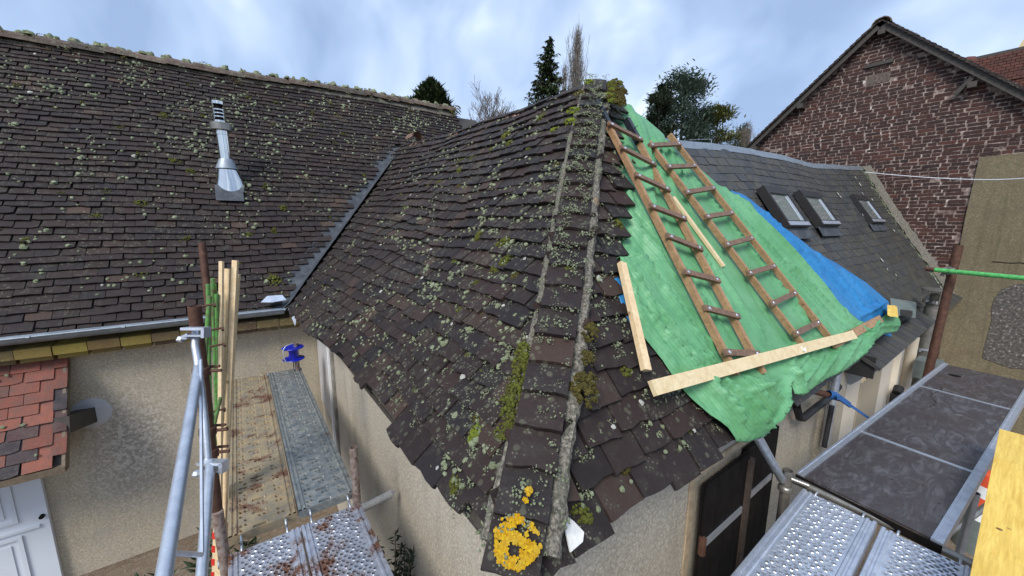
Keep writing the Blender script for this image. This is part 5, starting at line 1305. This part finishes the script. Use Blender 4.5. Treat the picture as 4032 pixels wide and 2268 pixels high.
# pine laths
LA = [((557, 657), (552, 900), (553, 1290)), ((592, 655), (577, 1000), (556, 1449)), ((573, 676), (562, 1000), (549, 1449)), ((566, 690), (556, 1000), (541, 1449)), ((599, 690), (583, 960), (560, 1300)), ((584, 690), (570, 900), (552, 1449))]
for i, (a, b, c) in enumerate(LA):
    yy_ = 2.72 + .022 * i; A_ = aY(*a, yy_); C_ = aY(*c, 2.62 + .02 * i); mb = MB(); d_ = (A_ - C_).normalized(); 
    mb.beam(A_, C_, .030 if i not in (0, 4) else .020, .016, (FW * -1)); o = mb.build('pine_lath', M_pine); tag(o, None, 'lath', 'pine laths leaning against the far left deck')
    o['label'] = ['narrow pine lath standing leftmost in the bundle by the left deck', 'pine lath reaching highest on the right of the bundle by the left deck', 'mid height pine lath in the middle of the bundle by the left deck', 'wide pine lath with a low top at the left front of the bundle', 'narrow pine lath along the right edge of the bundle by the left deck', 'broad pine lath in front right of the bundle by the left deck'][i]
mb = MB(); C_ = aY(541, 1449, 2.60); A_ = aY(545, 1340, 2.60)
for k in range(4): mb.beam(C_.lerp(A_, k * .3) , C_.lerp(A_, k * .3 + .15), .02, .002, FW * -1)
mb.v = [(v[0] - FW.x * .02, v[1] - FW.y * .02, v[2] - FW.z * .02) for v in mb.v]
o = mb.build('red_tape', m_plain('red tape', (.6, .03, .02), .1, 9)); tag(o, 'red printed tape on the lower end of the laths', 'tape')
# guardrail frame in front
RA = thing('guardrail_frame', (-.4, 1.4, DZ), 'galvanised guardrail frame in the left foreground clamped to the rusty post', 'guardrail')
p0, p1, p2 = aD(497, 836, 1.616), aD(499, 925, 1.560), aD(408, 1475, 0.896)
mb = MB(); mb.path([aD(492, 836, 1.632), aD(491, 870, 1.600), aD(497, 905, 1.576), p1], .0145, 14); mb.build('bent_end', M_galv, RA, True)
mb = MB(); mb.tube(p1, p2, .0178, 18); mb.build('main_rail', M_galv, RA, True)
mb = MB(); mb.path([aD(500, 930, 1.576), aD(507, 980, 1.568), aD(516, 1060, 1.544), aD(524, 1160, 1.520)], .0128, 12); mb.build('lower_stay', M_galv, RA, True)
mb = MB(); mb.tube(aD(529, 1163, 1.488), aD(505, 1475, 1.152), .0160, 14); mb.build('knee_rail', M_galv, RA, True)
mb = MB(); mb.beam(aD(505, 905, 1.544), aD(509, 1392, 1.176), .010, .005, FW * -1); mb.build('flat_stay', M_galvb, RA)
mb = MB(); mb.tube(aD(428, 1392, 0.960), aD(506, 1396, 1.168), .007, 10); mb.build('cross_bar', M_galvb, RA, True)
def clamp(c, sx, nm):
    k = .8; mb = MB(); R3 = Matrix((RT, UP, -FW)).transposed()
    for (dx, dy, w_, h_, t_) in ((0, .018, .12, .014, .05), (.055, -.004, .016, .05, .05), (0, -.018, .10, .008, .05), (-.05, -.028, .03, .018, .03)):
        mb.box(c + RT * dx * k + UP * dy * k, (w_ * k, h_ * k, t_ * k), R3)
    mb.tube(c - RT * .03 - UP * .01, c - RT * .075 - UP * .035, .008, 8); mb.lathe(c - RT * .06 - UP * .03, ((0, -.008), (.014, -.008), (.014, .008), (0, .008)), 6, RT)
    mb.build(nm, M_galvb, RA)
clamp(aD(492, 835, 1.600), 1, 'clamp'); clamp(aD(535, 1172, 1.488), 1, 'clamp')
# blue reel
RE = thing('cable_reel', aY(735, 905, 4.70), 'empty bright blue cable reel hanging on a bent wire at the far deck end', 'cable reel')
c = aY(738, 888, 4.70)
mb = MB(); R_T = .105
mb.lathe(c, ((.001, .07), (R_T, .07), (R_T + .004, .065), (R_T, .058), (.05, .055), (.045, 0), (.05, -.055), (R_T, -.058), (R_T + .004, -.065), (R_T, -.07), (.001, -.07)), 26); mb.build('drum', M_blueplastic, RE, True)
mb = MB(); mb.path([c + V(.02, -.02, .09), c + V(.0, -.05, .125), c + V(-.07, -.08, .115), c + V(-.10, -.09, .08), c + V(-.10, -.1, -.02), c + V(-.08, -.1, -.06), c + V(-.03, -.1, -.07)], .006, 8); mb.build('wire_handle', M_galv, RE, True)
mb = MB(); mb.path([c + V(0, 0, -.08), c + V(-.01, 0, -.15), c + V(.0, 0, -.30)], .005, 6); mb.build('axle_cable', M_rubber, RE, True)

# =================================================================== SCAFFOLD, RIGHT SIDE
GZ = EYE - 1.52
rd = deck_mesh(2.50, .325, 8, 106, lambda r: [('u' if (c * 5 + r * 3) % 7 > 3 else 'h') for c in range(8)], .032, stag=True)
RG = 'bright perforated steel decks at the right'
A1 = aZ(2020, 1228, GZ); 
place_deck('scaffold_deck', rd, (2.56, .455, GZ), math.radians(91.3), M_galvb, 'bright galvanised deck with round holes at the bottom right, nearer the black doors', RG, hooks_(2.5, .325))
place_deck('scaffold_deck', rd, (2.55, .115, GZ), math.radians(91.3), M_galvb, 'bright galvanised deck with round holes at the bottom right, nearer the yellow board', RG, hooks_(2.5, .325))
thing_tube('transom_tube', 'dark galvanised transom tube between the bright steel decks and the black deck', aZ(1992, 1205, GZ - .02), (2.62, -.3, GZ - .02), .021, M_pipe)
PR = thing('scaffold_post', aZ(1978, 1200, GZ), 'grey scaffold post with collar standing at the corner of the right decks', 'scaffold post')
pc = aZ(1978, 1215, GZ - .02); mb = MB(); mb.tube(pc + V(0, 0, .085), (pc.x, pc.y, 0), .027, 18, hollow=True); mb.build('tube', M_pipe, PR, True)
mb = MB(); mb.lathe(pc + V(0, 0, -.03), ((.028, -.02), (.04, -.018), (.04, .0), (.033, .012), (.028, .014)), 18); mb.tube(pc + V(.0, -.02, .04), pc + V(.03, -.10, .03), .014, 10); mb.build('collar', M_pipe, PR, True)
thing_tube('brace_tube', 'galvanised brace tube running from the corner post up under the green tarpaulin', pc + V(-.02, .02, .02), aY(1903, 1094, .70), .023, M_galv)
# brown film faced deck in an aluminium frame
BD = thing('platform_deck', (4.4, .3, EYE - 1.5), 'long deck of scuffed dark brown plywood panels in a silver aluminium frame', 'scaffold deck')
zD = EYE - 1.5; fl, fr_, nl, nr = aZ(2372, 914, zD), aZ(2612, 985, zD), aZ(2003, 1190, zD), aZ(2372, 1372, zD)
ax_ = (fl - nl).normalized(); 
nr = nl + (nr - nl); fr_ = nr + (fl - nl)
def bd(u, v, h=0): return nl.lerp(fl, u).lerp(nr.lerp(fr_, u), v) + V(0, 0, h)
for v0, v1 in ((0, .068), (.932, 1.0)):
    mb = MB(); mb.prism([bd(0, v0, -.06), bd(1, v0, -.06), bd(1, v1, -.06), bd(0, v1, -.06)], (0, 0, .068)); mb.prism([bd(0, v0 + .01, .008), bd(1, v0 + .01, .008), bd(1, v0 + .022, .008), bd(0, v0 + .022, .008)], (0, 0, .004)); mb.build('side_rail', M_galvb, BD)
seams = [0.0, (aZ(2165, 1085, zD) - nl).length / (fl - nl).length, (aZ(2310, 970, zD) - nl).length / (fl - nl).length, 1.0]
for a, b in zip(seams, seams[1:]):
    mb = MB(); e_ = .004; mb.prism([bd(a + e_, .07, -.012), bd(b - e_, .07, -.012), bd(b - e_, .93, -.012), bd(a + e_, .93, -.012)], (0, 0, .012)); mb.build('plywood_panel', M_ply, BD)
for a in seams[1:-1]:
    mb = MB(); mb.prism([bd(a - .004, .068, -.05), bd(a + .004, .068, -.05), bd(a + .004, .932, -.05), bd(a - .004, .932, -.05)], (0, 0, .054)); mb.build('cross_strip', M_galv, BD)
mb = MB(); mb.prism([bd(-.002, 0, -.05), bd(.0, 0, -.05), bd(.0, 1, -.05), bd(-.002, 1, -.05)], (0, 0, .045)); mb.build('end_edge', M_black, BD)
c = bd(.885, .25, .0015); mb = MB(); mb.lathe(c, ((.045, .0), (.001, .001)), 16); mb.build('finger_hole', M_black, BD)
mb = MB()
for i in range(34):
    u, v = U(.02, .98), U(.1, .9); mb.box(bd(u, v, .002), (U(.003, .014), U(.003, .006), .004), Matrix.Rotation(U(0, 3), 3, 'Z'))
for i in range(22): t_ = i / 21; mb.box(bd(.55 + .2 * t_ + U(-.006, .006), .32 + .08 * nn(t_ * 3, 1, 0) - .1 * t_ + U(-.01, .01), .003), (U(.01, .04), U(.003, .008), .006), Matrix.Rotation(U(-.6, .6), 3, 'Z'))
tag(mb.build('grit', M_oldwood, BD), kind='stuff')
# yellow shuttering board
YZ = EYE - 1.3; a = aZ(2513, 1086, YZ); b = aZ(2440, 1449, YZ); YBo = thing('yellow_board', (a.x, a.y, YZ), 'wide yellow shuttering board with knots at the bottom right corner', 'board')
yd = (a - b).normalized(); yn = Vector((yd.y, -yd.x, 0))
L = 3.2; cuts = [0, .52, 1.06, 1.55, 2.15, L]
for s0, s1 in zip(cuts, cuts[1:]):
    mb = MB(); mb.prism([a - yd * (s0 + .0008), a - yd * (s1 - .0008), a - yd * (s1 - .0008) + yn * .55, a - yd * (s0 + .0008) + yn * .55], (0, 0, .021)); mb.build('lamella', M_yellow, YBo)
for (s_, t_, r_) in ((.28, .12, .010), (.62, .2, .007), (1.33, .05, .010), (1.22, .25, .016), (.1, .3, .008)):
    mb = MB(); mb.lathe(a - yd * s_ + yn * t_ + V(0, 0, .0215), ((r_, 0), (.001, .0012)), 10); mb.build('knot', m_plain('brown knot', (.22, .12, .03), .3, 40), YBo)
# things below the right decks
thing_tube('ladder_leg', 'grey aluminium leg below the black deck beside the yellow board', aZ(2455, 1240, EYE - 1.6), aZ(2400, 1440, EYE - 2.2), .02, M_galv, 'scaffold tube')
thing_tube('cross_tube', 'dark tube lying below the black deck', aZ(2500, 1260, EYE - 2.4), aZ(2380, 1345, EYE - 2.6), .024, M_pipe, 'scaffold tube')
mb = MB(); mb.b2((3.2, -.55, 0), (4.2, -.08, .9)); o = mb.build('concrete_block', M_mortar); tag(o, 'pale concrete block on the ground under the yellow board', 'block')
CO = thing('road_cylinder', aZ(2492, 1220, EYE - 3.0), 'orange and white striped traffic cylinder glimpsed below the black deck', 'traffic cone')
c = aZ(2488, 1240, EYE - 2.9)
for i in range(4): mb = MB(); mb.lathe(c + V(0, 0, -.3 + i * .13), ((.16 - .015 * i, 0), (.145 - .015 * i, .13)), 18); mb.build('band', M_orange if i % 2 else M_whitep, CO, True)
mb = MB(); mb.lathe(c, ((.10, .221), (.001, .23)), 18); mb.build('top', M_orange, CO, True); mb = MB(); mb.lathe((c.x, c.y, 0), ((.0, 0), (.19, 0), (.165, c.z - .3), (0, c.z - .3)), 18); mb.build('base', M_greyg, CO, True)
mb = MB(); mb.b2((3.0, .2, 0), (3.5, .6, .35)); o = mb.build('green_crate', M_greenold); tag(o, 'green crate on the ground under the black deck edge', 'crate')
# strap, brown bar and sleeve between the wall and the deck
thing_tube('brown_bar', 'short brown tube sticking out from the wall under the tarpaulin', aY(2005, 972, .9), aY(2113, 1002, .72), .024, M_rust, 'scaffold tube')
ST = thing('ratchet_strap', aY(2110, 1000, .7), 'blue strap wound round the brown tube and stretched to the black deck', 'strap')
a, b = aY(2108, 998, .70), aY(2186, 1052, .64); mb = MB(); mb.beam(a, b, .022, .004, (0, -1, .3)); mb.build('webbing', M_strap, ST)
mb = MB(); mb.lathe(aY(2092, 994, .75), ((.027, -.03), (.031, -.028), (.031, .028), (.027, .03)), 12, aY(2113, 1002, .72) - aY(2005, 972, .9)); mb.beam(a, a.lerp(b, .35), .04, .012, (0, -1, .3)); mb.build('wrap', M_strap, ST)
# far rusty prop with green tube
PP = thing('rusty_prop', aX(2342, 900, 6.5), 'thick rusty brown prop standing in front of the brown rendered wall', 'prop')
a, b = aX(2412, 617, 6.5), aX(2343, 905, 6.5); mb = MB(); mb.tube(a, b + (b - a).normalized() * .8, .040, 16, hollow=True); mb.build('tube', M_rust, PP, True)
GT = thing('green_tube', aX(2390, 683, 6.45), 'bright green horizontal scaffold tube with a rusty end, clamped to the rusty prop', 'scaffold tube')
a, b, e_ = aX(2330, 676, 6.40), aX(2352, 679, 6.38), aX(2600, 702, 6.2)
mb = MB(); mb.tube(a, b, .024, 14, hollow=True); mb.build('rusty_end', M_rust, GT, True); mb = MB(); mb.tube(b, e_, .0242, 14); mb.build('painted_length', M_greenp, GT, True)
c = aX(2387, 682, 6.40); mb = MB(); mb.lathe(c, ((.03, -.04), (.043, -.035), (.043, .035), (.03, .04)), 12, (e_ - a)); mb.tube(c + V(0, 0, .05), c + V(0, .05, -.06), .016, 8); mb.tube(c + V(-.05, 0, .03), c + V(.05, 0, .035), .014, 8); mb.build('coupler', M_pipe, GT, True)
mb = MB(); q_ = aX(2332, 925, 6.9); mb.b2(q_ - V(.15, .12, .12), q_ + V(.15, .1, .1)); o = mb.build('grey_lump', M_greyg); tag(o, 'dark grey lump beyond the far end of the black deck', 'box')  # plain block for an unidentified dark grey piece
# thin white cable across the gable
mb = MB(); a, b, c = aX(2165, 432, 9.9), aX(2400, 450, 9.0), aX(2600, 446, 8.2); pts = []
for i in range(25):
    t_ = i / 24; pts.append(a * (1 - t_) ** 2 + (b * 2 - (a + c) / 2) * 2 * t_ * (1 - t_) + c * t_ * t_)
mb.path(pts, .0065, 5); o = mb.build('white_cable', M_whitep); tag(o, 'thin white cable sagging across the brick gable', 'cable')

# =================================================================== PLANTS AND TREES
def leafy(name, base, hgt, spread, n, label, ls=.06, branches=14, lean=(0, 0, 0)):
    t = thing(name, base, label, 'shrub'); st = MB(); lf = MB()
    for b_ in range(branches):
        a = U(0, 6.283); L = hgt * U(.55, 1.0); pts = [Vector(base)]
        for k in range(5): pts.append(pts[-1] + Vector((math.cos(a) * spread / 5 * U(.3, 1.2) + lean[0] / 5, math.sin(a) * spread / 5 * U(.3, 1.2) + lean[1] / 5, L / 5)))
        st.path(pts, [.008, .007, .006, .005, .004, .002], 5)
        for k in range(n // branches):
            q = U(.3, 1) * 5; i = min(int(q), 4); p = pts[i].lerp(pts[i + 1], q - i)
            d_ = Vector((U(-1, 1), U(-1, 1), U(-.3, 1))).normalized(); x, y = perp(d_); L_ = ls * U(.7, 1.2); w_ = L_ * .17
            lf.add([p, p + d_ * L_ * .4 + x * w_, p + d_ * L_ + y * .004, p + d_ * L_ * .4 - x * w_, p + d_ * L_ * .45 + y * w_ * .5], [(0, 1, 4), (1, 2, 4), (2, 3, 4), (3, 0, 4)])
    st.build('stems', M_bark, t, True); tag(lf.build('leaves', M_leaf, t, False, False), kind='stuff')
leafy('bay_shrub', aX(985, 1500, .62) + V(0, 0, -.5), 1.0, .18, 620, 'dark leaved bay shrub growing against the hip house wall beside the deck', .055, 12)
leafy('laurel_shrub', aY(500, 1460, 2.7) + V(0, 0, -.5), .66, .46, 800, 'dark leaved shrub at the bottom left behind the guardrail', .085, 20)
def tuft(mb, p, d_, L, w_):
    x, y = perp(d_); q = p + d_ * L
    mb.add([p + x * w_ * .3, p - x * w_ * .3, q - x * w_ * .12, q + x * w_ * .12, p + d_ * L * .5 + x * w_, p + d_ * L * .5 - x * w_], [(0, 4, 3, 2, 5, 1)])
def conifer(name, top_px, base_y, w_, label, mleaf, droop=.5, dens=1.0, top_sharp=1.0, cat='conifer', layers=30, ragged=.35, seed=1, span=5.0):
    r_ = random.Random(seed); top = aY(*top_px, base_y); base = Vector((top.x, top.y, 0)); H = top.z
    t = thing(name, base, label, cat); mb = MB(); mb.path([base, base + V(0, 0, H * .5), top], [H * .018, H * .010, .02], 8); mb.build('trunk', M_bark, t, True)
    cr_ = MB(); br = MB()
    kk = max(1.0, min(2.6, (H - 1.2) / (span * 1.5)))
    for k in range(int(layers * kk)):
        f = (k + .5) / layers; z = top.z - f * span * 1.5; R = w_ * min(1.25, ((f * 1.5) ** top_sharp))
        nb = int(5 + 7 * min(f, 1.1))
        for b_ in range(nb):
            a = r_.uniform(0, 6.283); L = R * r_.uniform(1 - ragged, 1.1)
            if L < .12: L = .12
            p = Vector((top.x, top.y, z + r_.uniform(-.15, .15))); pts = [p]
            for s_ in range(1, 6):
                u = s_ / 5; pts.append(p + Vector((math.cos(a) * L * u, math.sin(a) * L * u, -droop * L * u * (1.0 - .75 * u * u) + .05 * r_.uniform(-1, 1))))
            br.path(pts, [.03, .024, .018, .013, .01, .006], 3)
            nt2 = int((6 + L * 16) * dens)
            for q in range(nt2):
                u = r_.uniform(.1, 1.0) * 5; i = min(int(u), 4); c = pts[i].lerp(pts[i + 1], u - i)
                d_ = Vector((math.cos(a) * .5 + r_.uniform(-.7, .7), math.sin(a) * .5 + r_.uniform(-.7, .7), r_.uniform(-1.2, .15) if droop > 0 else r_.uniform(-.3, 1.0))).normalized()
                tuft(cr_, c, d_, r_.uniform(.18, .5) * (.6 + .4 * L / w_), r_.uniform(.03, .08))
    br.build('branches', M_bark, t, False, False); tag(cr_.build('needles', mleaf, t, False, False), kind='stuff')
conifer('spruce_tree', (1382, 93), 24, hwpx(1382, 250, 24, 66), 'tall narrow dark spruce with drooping branches left of the bare poplar', M_spruce, .55, 1.7, .75, layers=38, ragged=.62, seed=3, span=hwpx(1382, 250, 24, 150))
conifer('fir_tree', (1083, 210), 20, hwpx(1083, 250, 20, 42), 'small dark conifer top showing above the left roof ridge', M_spruce, -.9, 2.4, .7, layers=26, seed=5, span=hwpx(1083, 250, 20, 52))
def bushy(name, px, base_y, hw, hgt_px_bottom, label, mleaf, n, cat='evergreen', seed=1, leafsz=.3, conical=.6):
    r_ = random.Random(seed); top = aY(*px, base_y); bot = aY(px[0], hgt_px_bottom, base_y).z; H = top.z; base = Vector((top.x, top.y, 0)); t = thing(name, base, label, cat)
    mb = MB(); mb.path([base, base + V(0, 0, H * .6), top - V(0, 0, .4)], [.25, .14, .03], 7); mb.build('trunk', M_bark, t, True)
    cr_ = MB(); br = MB(); span = top.z - bot + 1.5; pads = []
    kk = max(1.0, (top.z - 1.0) / span)
    for k in range(int(46 * kk)):
        f = (r_.random() ** .8) * kk if k % 2 else r_.random() * kk; z = top.z - f * span; R = hw * min(1, (f * 1.25 + .06)) ** conical; a = r_.uniform(0, 6.283); rr = R * r_.uniform(.45, 1.05)
        c = Vector((top.x + math.cos(a) * rr, top.y + math.sin(a) * rr, z + r_.uniform(-.2, .2))); pads.append((c, a, R)); br.path([Vector((top.x, top.y, z - .3)), (Vector((top.x, top.y, z - .2)) + c) / 2, c], [.05, .03, .015], 4)
    for k in range(int(n * kk * 1.25)):
        c, a, R = r_.choice(pads); s_ = hw * .22
        p = c + Vector((r_.gauss(0, s_), r_.gauss(0, s_), r_.gauss(0, s_ * .55)))
        d_ = Vector((math.cos(a) + r_.uniform(-.8, .8), math.sin(a) + r_.uniform(-.8, .8), r_.uniform(-.3, 1.1))).normalized(); tuft(cr_, p, d_, leafsz * r_.uniform(.5, 1.1), leafsz * r_.uniform(.1, .25))
    br.build('branches', M_bark, t, False, False); tag(cr_.build('foliage', mleaf, t, False, False), kind='stuff')
bushy('thuja_tree', (1662, 222), 13, hwpx(1662, 222, 13, 38), 400, 'dark columnar evergreen at the left of the group right of the tarpaulin', M_dkfol, 9000, seed=7, leafsz=.26)
bushy('cedar_tree', (1725, 192), 15, hwpx(1725, 192, 15, 84), 400, 'broad blue green cedar, tallest of the group behind the slate ridge', M_cedar, 15000, seed=8, leafsz=.30, conical=.7)
bushy('cypress_tree', (1808, 272), 14, hwpx(1808, 272, 14, 50), 400, 'olive green rounded evergreen at the right of the group by the brick gable', M_thuja, 10000, seed=9, leafsz=.24, conical=.45)
bushy('cedar_tree', (1650, 270), 15, hwpx(1650, 270, 15, 30), 420, 'lower dull evergreen peeping behind the tarpaulin edge', M_cedar, 3500, seed=12, leafsz=.26)
bushy('holly_tree', (1868, 318), 14, hwpx(1868, 318, 14, 24), 400, 'thin open evergreen just left of the brick gable verge', M_dkfol, 2200, seed=10, leafsz=.28)
def bare(name, base_px, dist, H, label, seed, spread=.6, upright=.35, m=M_bark, levels=5, r0=.10, kids=4, lratio=.72, first=.28, rad=2.0):
    r_ = random.Random(seed); b = aY(base_px[0], base_px[1], dist); base = Vector((b.x, b.y, 0)); t = thing(name, base, label, 'bare tree'); tr = MB(); br = MB()
    def grow(p, d_, L, r, lv):
        pts = [p]; q = p; dd = d_.copy()
        for k in range(4):
            dd = (dd + Vector((r_.uniform(-.12, .12), r_.uniform(-.12, .12), r_.uniform(-.02, .10) + upright * .08))).normalized(); q = q + dd * L / 4; pts.append(q)
        (tr if lv == levels else br).path(pts, [max(r * (1 - .14 * k), .012) for k in range(5)], 5 if lv > 2 else 3)
        if lv == 0: return
        for k in range(kids + (1 if lv == levels else 0)):
            u = r_.uniform(.35, 1.0) * 4; i = min(int(u), 3); c = pts[i].lerp(pts[i + 1], u - i); a = r_.uniform(0, 6.283); x, y = perp(dd)
            nd = (dd + (x * math.cos(a) + y * math.sin(a)) * spread * r_.uniform(.6, 1.3) + V(0, 0, upright * .5)).normalized(); grow(c, nd, L * lratio * r_.uniform(.75, 1.1), r * .55, lv - 1)
    grow(base, V(0, 0, 1), H * first, r0, levels)
    mz = max(v[2] for v in br.v); mr = sorted(math.hypot(v[0] - base.x, v[1] - base.y) for v in br.v)[int(len(br.v) * .97)]; kz = H / mz; kr = rad / mr
    for q in (tr, br): q.v = [(base.x + (v[0] - base.x) * kr, base.y + (v[1] - base.y) * kr, H * max(v[2] / mz, 0) ** .55) for v in q.v]
    tr.build('trunk', m, t, True); br.build('branches', m, t, False, False)
bare('bare_tree', (1255, 210), 20, aY(1255, 203, 20).z, 'bare rounded tree behind the hip house ridge', 3, .62, .35, M_barkp, 5, .10, 4, .70, .34, rad=hwpx(1255, 250, 20, 100))
# fastigiate poplars: long upright whips
def poplar(name, px, dist, w_, label, seed, n=120):
    r_ = random.Random(seed); top = aY(*px, dist); base = Vector((top.x, top.y, 0)); H = top.z; t = thing(name, base, label, 'bare tree'); mb = MB(); mb.path([base, base + V(0, 0, H * .6), top], [.22, .12, .02], 6); mb.build('trunk', M_barkp, t, True); br = MB()
    for k in range(n):
        z = H * r_.uniform(.35, .93); a = r_.uniform(0, 6.283); L = (H - z) * r_.uniform(.35, .85) + .6; R = w_ * r_.uniform(.3, 1.0) * min(1, (H - z) / (H * .3)); p = Vector((top.x, top.y, z)); pts = [p]
        for s_ in range(1, 6):
            u = s_ / 5; pts.append(p + Vector((math.cos(a) * R * u ** .6 + r_.uniform(-.05, .05), math.sin(a) * R * u ** .6 + r_.uniform(-.05, .05), L * u)))
        br.path(pts, [.03, .022, .018, .014, .010, .006], 3)
        for q in range(6):
            u = r_.uniform(1, 5); i = min(int(u), 4); c = pts[i].lerp(pts[i + 1], u - i); b_ = r_.uniform(0, 6.283); l_ = r_.uniform(.3, .9)
            br.path([c, c + Vector((math.cos(b_) * .12, math.sin(b_) * .12, l_ * .5)), c + Vector((math.cos(b_) * .16, math.sin(b_) * .16, l_))], [.012, .009, .005], 3)
    br.build('branches', M_barkp, t, False, False)
poplar('bare_poplar', (1452, 84), 22, .95, 'tall slender bare poplar right of the dark spruce', 4, 170)
poplar('bare_poplar', (1420, 170), 23, .6, 'lower bare poplar half hidden between the spruce and its taller neighbour', 6, 60)
bare('bare_tree', (1858, 330), 13, aY(1858, 290, 13).z, 'low bare tree tangle between the evergreens and the brick gable', 9, .6, .3, M_barkp, 5, .08, 4, .72, .34, rad=hwpx(1858, 330, 13, 40))
# television aerial
AN = thing('tv_aerial', aY(1765, 352, 20), 'thin television aerial in front of the evergreens above the slate ridge', 'aerial')
a, b = aY(1733, 352, 9), aY(1790, 350, 9); mb = MB(); mb.tube(a, b, .008, 6); mb.build('boom', M_galv, AN)
mb = MB(); c = aY(1790, 350, 9); mb.tube(c, (c.x, c.y, c.z - 1.6), .012, 6); mb.build('mast', M_galv, AN)
for k in range(7):
    c = a.lerp(b, k / 6); mb = MB(); mb.tube(c - V(.02, .12, 0), c + V(.02, .12, 0), .004, 4); mb.build('element', M_galv, AN)
